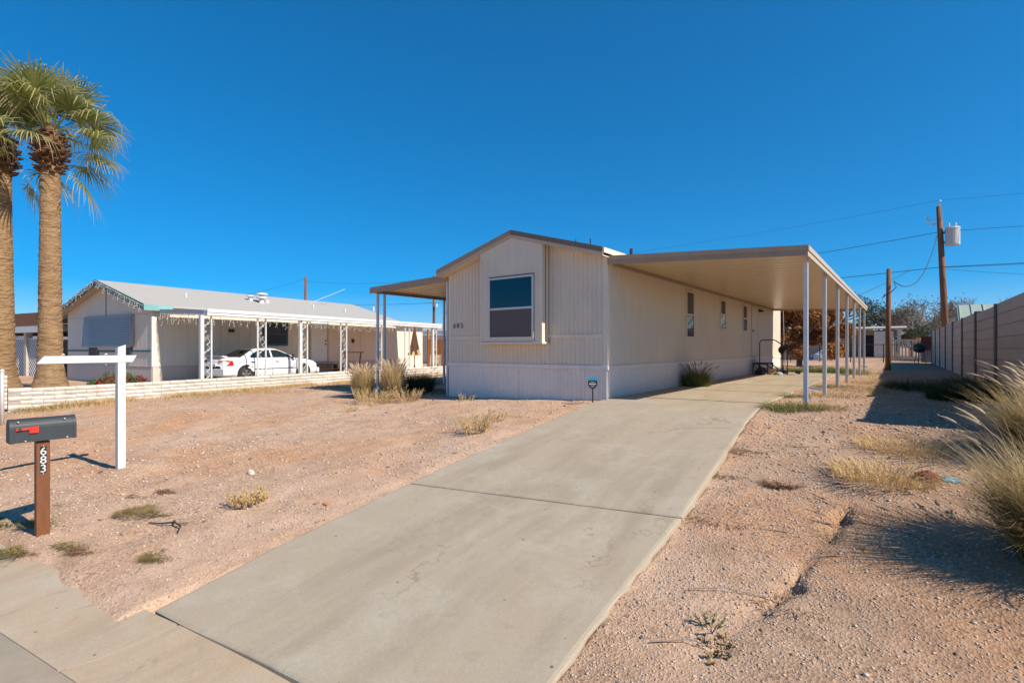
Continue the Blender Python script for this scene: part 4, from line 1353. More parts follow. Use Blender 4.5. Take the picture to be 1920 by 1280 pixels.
def sidepanel(name, yz, mat, sgn, off=.006):
    m = MB()
    zs = sorted({.965, 1.0, 1.03, 1.06, 1.09, 1.12, 1.16, 1.20, 1.25, 1.285} & set(np.round(np.arange(.9, 1.4, .005), 3)) | {z for _, z in yz})
    rows = []
    for z in zs:
        ys = []
        for (ya_, za_), (yb_, zb_) in zip(yz, yz[1:] + yz[:1]):
            if abs(za_ - zb_) < 1e-9:
                if abs(z - za_) < 1e-9: ys += [ya_, yb_]
            elif min(za_, zb_) - 1e-9 <= z <= max(za_, zb_) + 1e-9:
                ys.append(ya_ + (yb_ - ya_) * (z - za_) / (zb_ - za_))
        if len(ys) >= 2: rows.append((z, min(ys), max(ys)))
    vs3 = []
    for z, a_, b_ in rows:
        x_ = sgn * (hx(z) + off)
        vs3 += [(x_, a_, z), (x_, b_, z)]
    m.add(vs3, [(2 * i, 2 * i + 1, 2 * i + 3, 2 * i + 2) for i in range(len(rows) - 1)])
    return m.build(name, mat, car)
for sg_ in (1, -1):
    sidepanel('window', [(-.15, .965), (.84, .965), (.70, 1.03), (.40, 1.18), (.16, 1.275), (-.15, 1.285)], M['carglass'], sg_)
    sidepanel('window', [(-1.10, .965), (-.22, .965), (-.22, 1.285), (-.72, 1.27), (-1.0, 1.14), (-1.15, 1.03)], M['carglass'], sg_)
    for y0, y1 in ((-1.27, -.18), (-.17, 1.0)):
        pass
    # door shut lines, rub strip, handles
    for y in (-.185, 1.02):
        m = MB(); m.box(sg_ * .846 - .008, sg_ * .846 + .008, y - .006, y + .006, .26, .90); m.build('door_seam', M['dark'], car)
    m = MB(); m.box(sg_ * .852 - .010, sg_ * .852 + .010, -.98, .99, .495, .525); m.build('rub_strip', M['black'], car)
    for y in (.02, -1.05):
        m = MB(); m.box(sg_ * .847 - .016, sg_ * .847 + .016, y - .07, y + .07, .775, .815); m.build('handle', M['black'], car, bevel=.005)
    m = MB(); m.lathe([(.02, -.05), (.075, -.04), (.085, 0), (.07, .05), (.02, .07)], 10, (sg_ * .92, .78, 1.0)); m.bar((sg_ * .80, .78, .96), (sg_ * .9, .78, .99), .05, .04); m.build('wing_mirror', M['black'], car)
    for y in (-1.34, 1.33):
        m = MB(); m.tube([(sg_ * .55, y, .335), (sg_ * .842, y, .335)], .365, 28); m.build('wheel_arch', M['dark'], car)
        m = MB()
        prof = [(.19, -.09), (.27, -.095), (.30, -.06), (.30, .06), (.27, .095), (.19, .09)]
        vs2, fs2 = [], []
        n_ = 28
        for r, o in prof:
            for k in range(n_):
                a = 2 * math.pi * k / n_
                vs2.append((sg_ * .765 + o * sg_, y + r * math.cos(a), .30 + r * math.sin(a)))
        for i in range(len(prof) - 1):
            for k in range(n_):
                fs2.append((i * n_ + k, i * n_ + (k + 1) % n_, (i + 1) * n_ + (k + 1) % n_, (i + 1) * n_ + k))
        w_ = m.add(vs2, fs2).build('wheel', M['tyre'], car, smooth=True)
        m = MB(); m.tube([(sg_ * .72, y, .30), (sg_ * .80, y, .30)], .195, 24); m.build('rim_back', M['dark'], w_)
        m = MB()
        for k in range(5):
            a = 2 * math.pi * k / 5 + .3
            m.bar((sg_ * .82, y, .30), (sg_ * .845, y + .19 * math.cos(a), .30 + .19 * math.sin(a)), .07, .03, up=(1, 0, 0))
        m.tube([(sg_ * .80, y, .30), (sg_ * .85, y, .30)], .05, 12)
        ring = [(sg_ * .845, y + .192 * math.cos(a), .30 + .192 * math.sin(a)) for a in np.linspace(0, 2 * math.pi, 25)]
        m.tube(ring, .012, 6, False); m.build('rim', M['rim'], w_)
    # lamps
    m = MB()
    m.prism([(sg_ * .40, -2.19, .66), (sg_ * .765, -2.12, .66), (sg_ * .82, -1.86, .69), (sg_ * .82, -1.90, .86), (sg_ * .745, -2.12, .88), (sg_ * .40, -2.19, .87)], (0, -.02, 0), (sg_ * .035, 0, 0))
    m.build('tail_light', pmat('tail_red', (.62, .02, .012), (.55, .015, .01), 5, .15) if sg_ == 1 else bpy.data.materials['tail_red'], car)
    m = MB(); m.prism([(sg_ * .55, -2.205, .80), (sg_ * .76, -2.115, .80), (sg_ * .80, -1.98, .81), (sg_ * .80, -1.99, .85), (sg_ * .745, -2.13, .868), (sg_ * .55, -2.21, .86)], (0, -.02, 0), (sg_ * .028, 0, 0)); m.build('indicator', pmat('amber', (.7, .22, .02), None, 5, .2) if sg_ == 1 else bpy.data.materials['amber'], car)
    m = MB(); m.prism([(sg_ * .35, 2.17, .56), (sg_ * .66, 2.08, .57), (sg_ * .74, 1.98, .62), (sg_ * .70, 1.99, .69), (sg_ * .35, 2.12, .66)], (0, 0, 0), (sg_ * .02, .05, 0)); m.build('headlight', M['glass'], car)
# screens
def qp(name, pts, mat):
    m = MB(); m.add(pts, [(0, 1, 2, 3)]); return m.build(name, mat, car)
o_ = .008
for nm, fy, zb0, sg_ in (('rear_screen', yr, .985, -1), ('windscreen', yf, .965, 1)):
    m = MB()
    zz = [zb0, 1.0, 1.06, 1.12, 1.19, 1.25, 1.29]
    vs3 = []
    for z in zz:
        w_ = hx(z) - .13
        vs3 += [(-w_, fy(z) + sg_ * o_, z), (w_, fy(z) + sg_ * o_, z)]
    m.add(vs3, [(2 * i, 2 * i + 1, 2 * i + 3, 2 * i + 2) for i in range(len(zz) - 1)])
    m.build(nm, M['carglass'], car)
m = MB(); m.box(-.80, .80, -2.24, -2.16, .30, .56); m.box(-.835, -.77, -2.2, -1.75, .30, .56); m.box(.77, .835, -2.2, -1.75, .30, .56); m.build('bumper', M['car'], car, bevel=.03)
m = MB(); m.box(-.78, .78, 2.14, 2.235, .26, .48); m.build('bumper', M['car'], car, bevel=.03)
m = MB(); m.hexa([(-.6, -2.16, 1.02), (.6, -2.16, 1.02), (.6, -1.98, 1.0), (-.6, -1.98, 1.0), (-.6, -2.18, 1.06), (.6, -2.18, 1.06), (.6, -1.96, 1.03), (-.6, -1.96, 1.03)]); m.build('spoiler', M['car'], car, bevel=.008)
m = MB(); m.box(-.26, .26, -2.246, -2.232, .62, .74); m.build('number_plate', M['alu'], car)

car.scale = (.9, .9, .9)
# ------------------------------------------------------------------ vegetation helpers
def blade_arrays(base, az, height, spread, width, droop, seg=4, rng=None):
    """ribbons: base (n,3); returns verts, quads, along"""
    n = len(base)
    t = np.linspace(0, 1, seg + 1)
    out = spread[:, None] * t[None] ** 1.5
    z = height[:, None] * (t[None] - droop[:, None] * t[None] ** 2.4)
    cx, sx = np.cos(az)[:, None], np.sin(az)[:, None]
    px = base[:, 0:1] + out * cx
    py = base[:, 1:2] + out * sx
    pz = base[:, 2:3] + z
    rng = nr if rng is None else rng
    tw = az + np.pi / 2 + rng.uniform(-.9, .9, n)
    wv = width[:, None] * (1 - t[None] ** 1.6 * .92) * .5
    ox_, oy_ = np.cos(tw)[:, None] * wv, np.sin(tw)[:, None] * wv
    a = np.stack([px - ox_, py - oy_, pz], -1)
    b = np.stack([px + ox_, py + oy_, pz], -1)
    V = np.stack([a, b], 2).reshape(n, -1, 3)
    k = 2 * (seg + 1)
    q = np.array([[2 * i, 2 * i + 1, 2 * i + 3, 2 * i + 2] for i in range(seg)])
    F = (q[None] + (np.arange(n) * k)[:, None, None]).reshape(-1, 4)
    al = np.tile(np.repeat(t, 2), n)
    return V.reshape(-1, 3), F, al
def with_along(me, al):
    at = me.attributes.new('along', 'FLOAT', 'POINT')
    at.data.foreach_set('value', al.astype(np.float32))
    return me
def tuft_mesh(name, mat, n, r, h, spread, width, droop=(.1, .5), seed=0, seg=4, squash=1.0):
    g = np.random.default_rng(seed)
    a = g.uniform(0, 2 * np.pi, n)
    rr = r * np.sqrt(g.uniform(0, 1, n))
    base = np.stack([rr * np.cos(a), rr * np.sin(a) * squash, np.full(n, -.02)], -1)
    az = a + g.normal(0, .7, n)
    hh = h * g.uniform(.45, 1.05, n)
    V, F, al = blade_arrays(base, az, hh, spread * g.uniform(.2, 1.1, n) * (.4 + .6 * rr / max(r, 1e-5)), width * g.uniform(.6, 1.2, n), g.uniform(*droop, n), seg, g)
    return with_along(np_mesh(name, V, F, mat), al)
M['straw'] = leafmat('straw', [(.42, .30, .15), (.50, .37, .20), (.36, .25, .12), (.55, .43, .25)], .8, .25)
M['straw2'] = leafmat('golden_straw', [(.56, .39, .17), (.66, .48, .23), (.48, .32, .13)], .8, .25)
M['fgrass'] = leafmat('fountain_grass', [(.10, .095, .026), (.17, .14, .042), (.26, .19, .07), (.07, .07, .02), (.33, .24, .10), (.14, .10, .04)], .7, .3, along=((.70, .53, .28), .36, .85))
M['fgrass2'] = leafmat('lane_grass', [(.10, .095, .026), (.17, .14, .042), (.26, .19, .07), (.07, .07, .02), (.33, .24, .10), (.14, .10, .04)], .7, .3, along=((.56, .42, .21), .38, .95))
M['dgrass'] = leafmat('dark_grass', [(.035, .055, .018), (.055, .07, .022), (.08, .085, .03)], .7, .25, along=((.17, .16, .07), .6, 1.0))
M['ggrass'] = leafmat('green_weed', [(.085, .14, .03), (.13, .18, .04), (.17, .19, .06), (.25, .22, .09)], .7, .3)
M['plume'] = leafmat('seed_plume', [(.66, .53, .36), (.74, .60, .43), (.56, .43, .28)], .9, .3)
M['pplume'] = leafmat('purple_plume', [(.16, .085, .06), (.22, .12, .08), (.12, .07, .05)], .9, .2)
M['matweed'] = leafmat('mat_weed', [(.19, .155, .05), (.25, .19, .065), (.14, .12, .04), (.24, .14, .065)], .9)
M['brownweed'] = leafmat('brown_weed', [(.22, .12, .065), (.28, .16, .085), (.16, .085, .045)], .9)
M['brush'] = leafmat('dry_brush', [(.56, .40, .20), (.66, .49, .27), (.47, .33, .16)], .85, .2)

def plumes_mesh(name, n, r, h, spread, seed, mat, L=.15, w=.009):
    g = random.Random(seed)
    m = MB()
    for _ in range(n):
        a = g.uniform(0, 6.283)
        rr = r * g.uniform(0, .7)
        hh, sp = h * g.uniform(.75, 1.05), spread * g.uniform(.35, 1.1)
        pts = []
        for i in range(6):
            t = i / 5
            o = rr + sp * t ** 1.6
            pts.append(Vector((o * math.cos(a), o * math.sin(a), hh * (t - .22 * t ** 2.6))))
        m.tube(pts, [.0022] * 5 + [.0015], 3, False)
        d = (pts[-1] - pts[-2]).normalized()
        p0 = pts[-1]
        LL = L * g.uniform(.7, 1.15)
        bend = Vector((d.x * .5, d.y * .5, -.25))
        sp_ = [p0 + d * LL * q + bend * LL * q * q * .5 for q in (0, .25, .6, 1)]
        m.tube(sp_, [w * .5, w, w * .75, w * .12], 5, False)
        for _k in range(16):
            q = g.uniform(0, 1)
            c = p0 + d * LL * q + bend * LL * q * q * .5
            v = (Vector((g.uniform(-1, 1), g.uniform(-1, 1), g.uniform(-1, 1))).normalized() + d * .9) * w * 1.5
            s = v.cross(Vector((0, 0, 1)))
            if s.length < 1e-4: continue
            s = s.normalized() * .0022
            m.add([c - s, c + s, c + v], [(0, 1, 2)])
    return m.mesh(name, mat)
def clump(name, lab, x, y, r, h, spread, n, seed, mat='fgrass', np_=30, pm='plume', width=.010, droop=(.15, .6), cat='grass clump', group=None):
    o = empty(name, (x, y, h1(x, y)), label=lab, cat=cat, group=group)
    link('foliage', tuft_mesh('foliage', M[mat], n, r, h, spread, width, droop, seed, 5), o)
    if np_:
        link('seed_plumes', plumes_mesh('seed_plumes', np_, r, h * 1.12, spread * 1.0, seed + 50, M[pm]), o, kind='stuff')
    return o
# big clumps along the lane
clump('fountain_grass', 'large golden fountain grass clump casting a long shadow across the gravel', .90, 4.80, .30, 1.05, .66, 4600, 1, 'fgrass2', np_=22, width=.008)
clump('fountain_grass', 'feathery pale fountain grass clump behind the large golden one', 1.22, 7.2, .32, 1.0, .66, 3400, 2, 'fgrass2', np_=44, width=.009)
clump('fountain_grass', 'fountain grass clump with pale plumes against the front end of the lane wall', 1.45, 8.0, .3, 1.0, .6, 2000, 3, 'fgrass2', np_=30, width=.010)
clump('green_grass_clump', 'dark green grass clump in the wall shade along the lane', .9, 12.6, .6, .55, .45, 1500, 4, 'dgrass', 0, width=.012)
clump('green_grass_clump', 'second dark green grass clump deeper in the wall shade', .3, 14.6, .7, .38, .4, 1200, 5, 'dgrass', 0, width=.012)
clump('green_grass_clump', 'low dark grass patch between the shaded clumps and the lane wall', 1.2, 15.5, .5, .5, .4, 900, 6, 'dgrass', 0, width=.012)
# by the awning posts
gx_, gy_ = on_ground(681, 746)
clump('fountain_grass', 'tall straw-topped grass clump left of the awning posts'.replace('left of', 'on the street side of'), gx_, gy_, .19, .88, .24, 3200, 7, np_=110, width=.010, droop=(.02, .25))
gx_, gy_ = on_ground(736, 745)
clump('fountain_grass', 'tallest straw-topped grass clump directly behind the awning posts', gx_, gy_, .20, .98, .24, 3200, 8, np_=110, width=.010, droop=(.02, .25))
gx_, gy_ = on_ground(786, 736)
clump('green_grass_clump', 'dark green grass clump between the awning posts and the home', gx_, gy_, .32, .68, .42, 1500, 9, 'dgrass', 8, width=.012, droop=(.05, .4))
clump('purple_fountain_grass', 'green fountain grass with purple plumes against the home side wall', HX + .36, HY + 4.0, .24, .80, .34, 2000, 10, 'ggrass', 36, 'pplume', .012, (.05, .4))

def brush(name, lab, u, v, r, h, n, seed, mat='brush', cat='dry weed', xy=None):
    """dry branching weed: many thin forked stems with small seed tufts"""
    x, y = xy or on_ground(u, v)
    g = random.Random(seed)
    m = MB()
    for _ in range(n):
        a, rr = g.uniform(0, 6.283), r * math.sqrt(g.random()) * .5
        p = Vector((rr * math.cos(a), rr * math.sin(a), -.01))
        d = Vector((math.cos(a) * g.uniform(.1, .9), math.sin(a) * g.uniform(.1, .9), 1)).normalized()
        hh = h * g.uniform(.5, 1.1)
        e = p + d * hh
        md = p.lerp(e, .5) + Vector((g.uniform(-1, 1), g.uniform(-1, 1), .3)) * hh * .07
        m.tube([p, md, e], [.004, .003, .0015], 3, False)
        for _k in range(7):
            q = g.uniform(.3, 1)
            c = p.lerp(e, q)
            v_ = (d + Vector((g.uniform(-1, 1), g.uniform(-1, 1), g.uniform(-.2, .6)))).normalized() * hh * g.uniform(.08, .22)
            m.tube([c, c + v_], [.0025, .001], 3, False)
            for _j in range(3):
                t_ = c + v_ * g.uniform(.3, 1)
                w_ = Vector((g.uniform(-1, 1), g.uniform(-1, 1), g.uniform(-.5, 1))).normalized() * .018
                s_ = w_.cross(Vector((.3, .2, .9))).normalized() * .006
                m.add([t_ - s_, t_ + s_, t_ + w_], [(0, 1, 2)])
    return m.build(name, M[mat], None, (x, y, h1(x, y)), label=lab, cat=cat)
brush('dry_brush', 'pale dry brushwood weed in front of the awning grass clumps', 703, 755, .75, .36, 120, 1)
brush('dry_brush', 'greyish dry weed on the house side of the brushwood', 765, 752, .5, .34, 80, 2)
brush('dry_brush', 'small dry sprig at the foot of the house skirting', 876, 752, .35, .16, 26, 3)
brush('dry_weed', 'loose straw weed beside the driveway edge opposite the bay window', 893, 815, .35, .30, 60, 4, 'straw2')
brush('dry_weed', 'yellow weed tuft near the dirt twig', 468, 950, .30, .16, 60, 5, 'straw2')
brush('dry_weed', 'thin yellow weed nearest the security sign along the driveway', 930, 790, .30, .22, 24, 6, 'straw2')
brush('dry_weed', 'wispy straw weed in the bare dirt before the brushwood', 655, 770, .3, .18, 22, 7, 'straw2')
brush('dry_weed', 'uprooted straw weed at the bottom of the gravel lane', 1335, 1205, .26, .08, 40, 8, 'straw')
brush('dry_weed', 'lone green-tipped seed stalk above the uprooted straw weed', 1330, 1172, .05, .17, 4, 9, 'ggrass')

def tuft(name, lab, u, v, r, h, n, seed, mat, spread=.2, width=.006, squash=1.0, droop=(.3, .8), cat='weed', xy=None, rz=0):
    x, y = xy or on_ground(u, v)
    return link(name, tuft_mesh(name, M[mat], int(n * (2.2 if 'mat' in name else 1)), r * (1.25 if 'mat' in name else 1), h * (.7 if 'mat' in name else 1), spread, width, droop, seed, 3, squash), None, (x, y, h1(x, y)), (0, 0, rz), label=lab, cat=cat)
MATS = [
    ('long olive mat weed with a brown end in the open dirt', 315, 955, .38, .05, 'matweed', .5, 900), ('small brown weed mat above the long olive one', 340, 917, .2, .04, 'brownweed', .5, 400),
    ('round brown weed mat on the post side of the olive one', 283, 925, .17, .04, 'brownweed', .6, 320), ('olive weed mat nearest the mailbox post foot', 120, 977, .30, .05, 'matweed', .5, 600),
    ('olive weed mat between the mailbox and gutter', 58, 1027, .22, .05, 'matweed', .5, 500), ('olive weed mat with brown fringe by the gutter dirt', 165, 1015, .20, .05, 'matweed', .6, 500),
    ('brown weed mat touching the fringed olive mat', 182, 1028, .17, .05, 'brownweed', .6, 400), ('small olive weed mat closest to the driveway corner', 320, 1042, .17, .06, 'matweed', .6, 480),
    ('brown weed mat on the gravel beside the driveway', 1472, 898, .18, .08, 'brownweed', .7, 500), ('flat brown weed mat along the driveway rim', 1385, 876, .30, .03, 'brownweed', .5, 400),
    ('thin brown weed at the driveway rim above the joint', 1420, 838, .25, .03, 'brownweed', .5, 250), ('green weed patch below the box shadow of the mailbox', 18, 975, .22, .07, 'ggrass', .6, 350),
    ('tiny green sprout on the bank beside the driveway', 1510, 833, .12, .04, 'ggrass', .6, 160), ('dull weed mat in the dirt before the sign post', 150, 940, .18, .03, 'matweed', .5, 160), ('small weed scrap in the dirt far from the sign post', 415, 830, .12, .04, 'matweed', .5, 120),
]
for i, (lab, u, v, r, h, mt, sq, n) in enumerate(MATS):
    tuft('weed_mat', lab, u, v, r, h, n, 100 + i, mt, .10, .008, sq, (.2, .7), rz=YAW + .25)
TU = [
    ('broad straw tuft spread across the gravel lane', 1655, 898, .42, .24, 'straw2', 800), ('loose straw tuft behind the broad one on the lane', 1690, 842, .40, .22, 'straw2', 500),
    ('green weed clump round the foot of the front carport post', 1487, 768, .42, .20, 'ggrass', 900), ('straw weed spilling beside the front carport post', 1530, 765, .40, .18, 'straw', 700),
    ('straw weed between the second and third carport posts', 1572, 742, .5, .16, 'straw', 500), ('green weed at the slab edge by the second carport post', 1560, 727, .4, .18, 'ggrass', 600),
    ('green weed at the slab rim before the front carport post', 1490, 745, .25, .16, 'ggrass', 300), ('straw weed at the foot of the third carport post', 1595, 728, .45, .16, 'straw', 500), ('straw fringe along the shaded lane edge', 1625, 733, .6, .18, 'straw', 600), ('straw fringe further along the shaded lane edge', 1645, 718, .6, .18, 'straw', 500),
    ('straw weed round the foot of the short bare pole', 1660, 700, .5, .2, 'straw', 300),
]
for i, (lab, u, v, r, h, mt, n) in enumerate(TU):
    tuft('weed_tuft', lab, u, v, r, h, n, 200 + i, mt, .28, .008, 1.0, (.2, .7))
EX = [('pair of dry weed wisps near the erosion gully head', 1600, 1000, .25, .08, 'straw', 120), ('grey weed wisp on the gravel bank below the gully', 1480, 1120, .22, .06, 'brownweed', 120), ('brown weed mat on the dirt near the driveway slab joint', 1335, 962, .3, .04, 'brownweed', 350),
      ('thin straw weed on the open dirt towards the white wall', 520, 790, .4, .08, 'straw2', 140), ('sparse weed scrap on the dirt under the crossarm shadow', 190, 925, .25, .04, 'matweed', 140), ('greenish weed on the dirt by the stepping slab', 870, 748, .2, .07, 'straw', 120),
      ('straw tuft at the driveway edge under the bay window', 965, 778, .3, .10, 'straw2', 140), ('dry weed scrap on the lane gravel beside the golden clump', 1790, 870, .3, .08, 'straw', 160)]
for i, (lab, u, v, r, h, mt, n) in enumerate(EX):
    tuft('weed_tuft', lab, u, v, r, h, n, 300 + i, mt, .16, .007, .6, (.2, .7))
# grass stuff: straw along the white wall, green strip behind the carport
def strip_grass(name, pts, mat, h, n, width, seed, jitter):
    g = np.random.default_rng(seed)
    P = np.array(pts, float)
    k = g.integers(0, len(P) - 1, n)
    t = g.uniform(0, 1, n)
    xy = P[k] * (1 - t[:, None]) + P[k + 1] * t[:, None] + np.clip(g.normal(0, 1, (n, 2)), -2, 2) * jitter
    dens = np.sin(xy[:, 0] * 2.1 + xy[:, 1] * 1.3) + np.sin(xy[:, 1] * 3.7) + g.normal(0, .6, n)
    xy = xy[dens > -.9]
    n = len(xy)
    base = np.concatenate([xy, (H(xy[:, 0], xy[:, 1]) - .01)[:, None]], 1)
    V, F, al = blade_arrays(base, g.uniform(0, 6.28, n), h * g.uniform(.4, 1.1, n), h * g.uniform(.2, .9, n), width * g.uniform(.6, 1.2, n), g.uniform(.1, .6, n), 3, g)
    link(name, with_along(np_mesh(name, V, F, mat), al), kind='stuff')
wx = lambda y: BW0[0] + (y - BW0[1]) * (BW1[0] - BW0[0]) / (BW1[1] - BW0[1])
strip_grass('dry_grass', [(wx(y) + .55, y) for y in (2.6, 5, 7.5, 10, 13, 16)], M['straw2'], .19, 15000, .008, 1, np.array([.26, .3]))
strip_grass('dry_grass', [(-15.2, 4.5), (-14.4, 8), (-13.2, 10.5), (-12.6, 13)], M['straw'], .12, 7000, .008, 2, np.array([.5, .6]))
strip_grass('green_grass', [(wx(2) + .4, 2.2), (wx(3) + .5, 3.4)], M['ggrass'], .14, 900, .008, 3, np.array([.2, .25]))
strip_grass('green_grass', [(-4.0, 23.5), (-2.6, 23.2), (-1.9, 21.5)], M['ggrass'], .36, 6000, .012, 4, np.array([.45, .35]))
strip_grass('green_grass', [(HX - 4.7, HY + .4), (HX - 4.9, HY + 3.0), (HX - 7.6, HY + 2.6)], M['dgrass'], .13, 3500, .010, 5, np.array([.35, .35]))
strip_grass('dry_grass', [(-3.5, 26), (-1.0, 24.5), (-.6, 18), (-.5, 12)], M['straw'], .12, 5000, .008, 6, np.array([.4, .6]))

# ------------------------------------------------------------------ fan palms
M['frond'] = leafmat('palm_frond', [(.17, .21, .045), (.25, .275, .07), (.34, .33, .11), (.20, .235, .055)], .45, .5, along=((.60, .53, .30), .45, 1.0))
M['petiole'] = pmat('palm_petiole', (.22, .22, .07), (.17, .17, .05), 5, .5)
M['deadfrond'] = leafmat('dead_palm_base', [(.28, .15, .07), (.20, .10, .05), (.14, .07, .04), (.34, .20, .10)], .9, .1)
def trunkmat():
    m, n, l, b = nodes_of('palm_trunk')
    p = wpos(n)
    mp = n.new('ShaderNodeMapping'); mp.inputs['Scale'].default_value = (2.2, 2.2, 11); l.new(p, mp.inputs['Vector'])
    f = noise(n, l, mp.outputs[0], 1.6, 6, .7, .5)
    c = ramp(n, l, f, [(.28, (.15, .09, .045)), (.5, (.30, .19, .10)), (.7, (.39, .26, .145))])
    c = mixc(n, l, ramp(n, l, noise(n, l, p, 3.1, 6, .75, .6), [(.50, (0, 0, 0)), (.72, (.8, .8, .8))]), c, (.15, .095, .058))
    l.new(c, b.inputs['Base Color'])
    b.inputs['Roughness'].default_value = .95
    b.inputs['Specular IOR Level'].default_value = .1
    nb = bump(n, l, b, f, .8, .05)
    bump(n, l, b, noise(n, l, p, 28, 5, .8), .6, .02, nb)
    return m
M['ptrunk'] = trunkmat()
def frond_mesh(elev, seed, Lp=.95, Rf=.95):
    g = random.Random(seed)
    d = Vector((math.cos(elev), 0, math.sin(elev)))
    s = Vector((0, 1, 0))
    nrm = d.cross(s) * -1
    V, Q, A = [], [], []
    # petiole
    for i in range(5):
        t = i / 4
        c = d * Lp * t + Vector((0, 0, -.10 * t * t * math.cos(elev)))
        w = .028 * (1 - .5 * t)
        for sg_ in (-1, 1):
            V.append(c + s * w * sg_); A.append(0)
    for i in range(4): Q.append((2 * i, 2 * i + 1, 2 * i + 3, 2 * i + 2))
    hub = d * Lp + Vector((0, 0, -.10 * math.cos(elev)))
    n_ = 34
    for k in range(n_):
        a = R(-128) + R(256) * (k + .5) / n_
        ln = Rf * (.72 + .28 * math.cos(a * .55)) * g.uniform(.88, 1.08)
        dd = d * math.cos(a) + s * math.sin(a)
        pr = s * math.cos(a) - d * math.sin(a)
        fold = g.uniform(-.05, .05)
        drp = g.uniform(.10, .62) * (1 if elev < .9 else .45)
        b0 = len(V)
        seg = 6
        side_droop = abs(math.sin(a)) * .12
        for i in range(seg + 1):
            t = i / seg
            r = ln * t
            gr = (max(0, t - .45) / .55) ** 2 * ln * drp
            c = hub + dd * (r - gr * .35) + nrm * (.14 * r * (1 - abs(a) / 3) ) + Vector((0, 0, -gr - side_droop * r))
            c += nrm * fold * t
            w = ln * (math.tan(R(256) / n_ / 2) * t if t < .45 else math.tan(R(256) / n_ / 2) * .45 * (1 - (t - .45) / .55) ** .8 * .8)
            w = max(w, .0025) * 1.04
            V.append(c - pr * w); V.append(c + pr * w)
            A += [t, t]
        for i in range(seg): Q.append((b0 + 2 * i, b0 + 2 * i + 1, b0 + 2 * i + 3, b0 + 2 * i + 2))
    me = np_mesh('frond', np.array([tuple(v) for v in V]), np.array(Q), M['frond'])
    return with_along(me, np.array(A))
FR = {}
for cls, el in (('up', 80), ('high', 58), ('mid', 34), ('flat', 10), ('low', -18), ('hang', -48)):
    FR[cls] = [frond_mesh(R(el + dv), 10 * i + len(cls)) for i, dv in enumerate((-8, 0, 8))]
def palm(lab, x, y, r0, r1, ht, lean, seed, counts):
    g = random.Random(seed)
    gz = wtop(y - BW0[1]) - .10
    o = empty('fan_palm', (x, y, gz), label=lab, cat='palm tree')
    pr, npz, nn = [], 150, 28
    V, F = [], []
    for i in range(npz + 1):
        t = i / npz
        z = -.3 + (ht + .3) * t
        rr = r0 + (r1 - r0) * min(1, t * 1.3) + .16 * math.exp(-max(z, 0) / .28)
        ring = .006 * math.sin(i * 1.3 + 2 * math.sin(i * .37))
        for k in range(nn):
            a = 2 * math.pi * k / nn
            q = rr + ring * (.5 + .5 * math.sin(k * 1.9 + i * .31)) + g.uniform(-.008, .008)
            V.append((lean[0] * t * t * ht + q * math.cos(a), lean[1] * t * t * ht + q * math.sin(a), z))
    for i in range(npz):
        for k in range(nn):
            F.append((i * nn + k, i * nn + (k + 1) % nn, (i + 1) * nn + (k + 1) % nn, (i + 1) * nn + k))
    MB().add(V, F).build('trunk', M['ptrunk'], o)
    top = Vector((lean[0] * ht, lean[1] * ht, ht))
    # cut leaf bases round the neck
    for k in range(95):
        m = MB()
        a = k * 2.39996
        z = -.55 + 1.0 * k / 95
        rr = r1 + .02 + .12 * math.exp(-((z + .05) / .34) ** 2)
        dz = g.uniform(.02, .14)
        c = top + Vector((r1 * .7 * math.cos(a), r1 * .7 * math.sin(a), z))
        e = top + Vector(((rr + .08) * math.cos(a), (rr + .08) * math.sin(a), z + dz))
        m.bar(c, e, .10 * g.uniform(.7, 1.2), .03); 
        m.build('leaf_base', M['deadfrond'], o)
    m = MB(); m.lathe([(r1, -.2), (r1 + .10, .1), (r1 + .06, .45), (.08, .75)], 18, top); m.build('crown_heart', M['deadfrond'], o)
    k = 0
    for cls, cnt in counts:
        for j in range(cnt):
            a = k * 2.39996 + g.uniform(-.25, .25)
            if cls in ('low', 'hang'): a = g.uniform(1.0, 2.0) + (3.14 if j % 2 and cls == 'low' else 0)
            sc = g.uniform(.85, 1.05)
            zz = {'up': .62, 'high': .55, 'mid': .5, 'flat': .42, 'low': .30, 'hang': .12}[cls]
            f = link('frond', FR[cls][j % 3], o, top + Vector((.10 * math.cos(a), .10 * math.sin(a), zz)), (g.uniform(-.35, .35), g.uniform(-.2, .2), a))
            f.scale = (sc, sc, sc)
            k += 1
    return o
palm('fan palm with slim sunlit trunk standing behind the white block wall', -17.35, 2.98, .262, .205, 6.05, (-.006, .0), 4, (('up', 8), ('high', 8), ('mid', 7), ('flat', 5), ('low', 3), ('hang', 1)))
palm('thicker shaded fan palm trunk beside the slim sunlit palm', -18.35, 2.15, .34, .265, 5.95, (-.015, .0), 9, (('up', 7), ('high', 9), ('mid', 7), ('flat', 4), ('low', 1), ('hang', 1)))

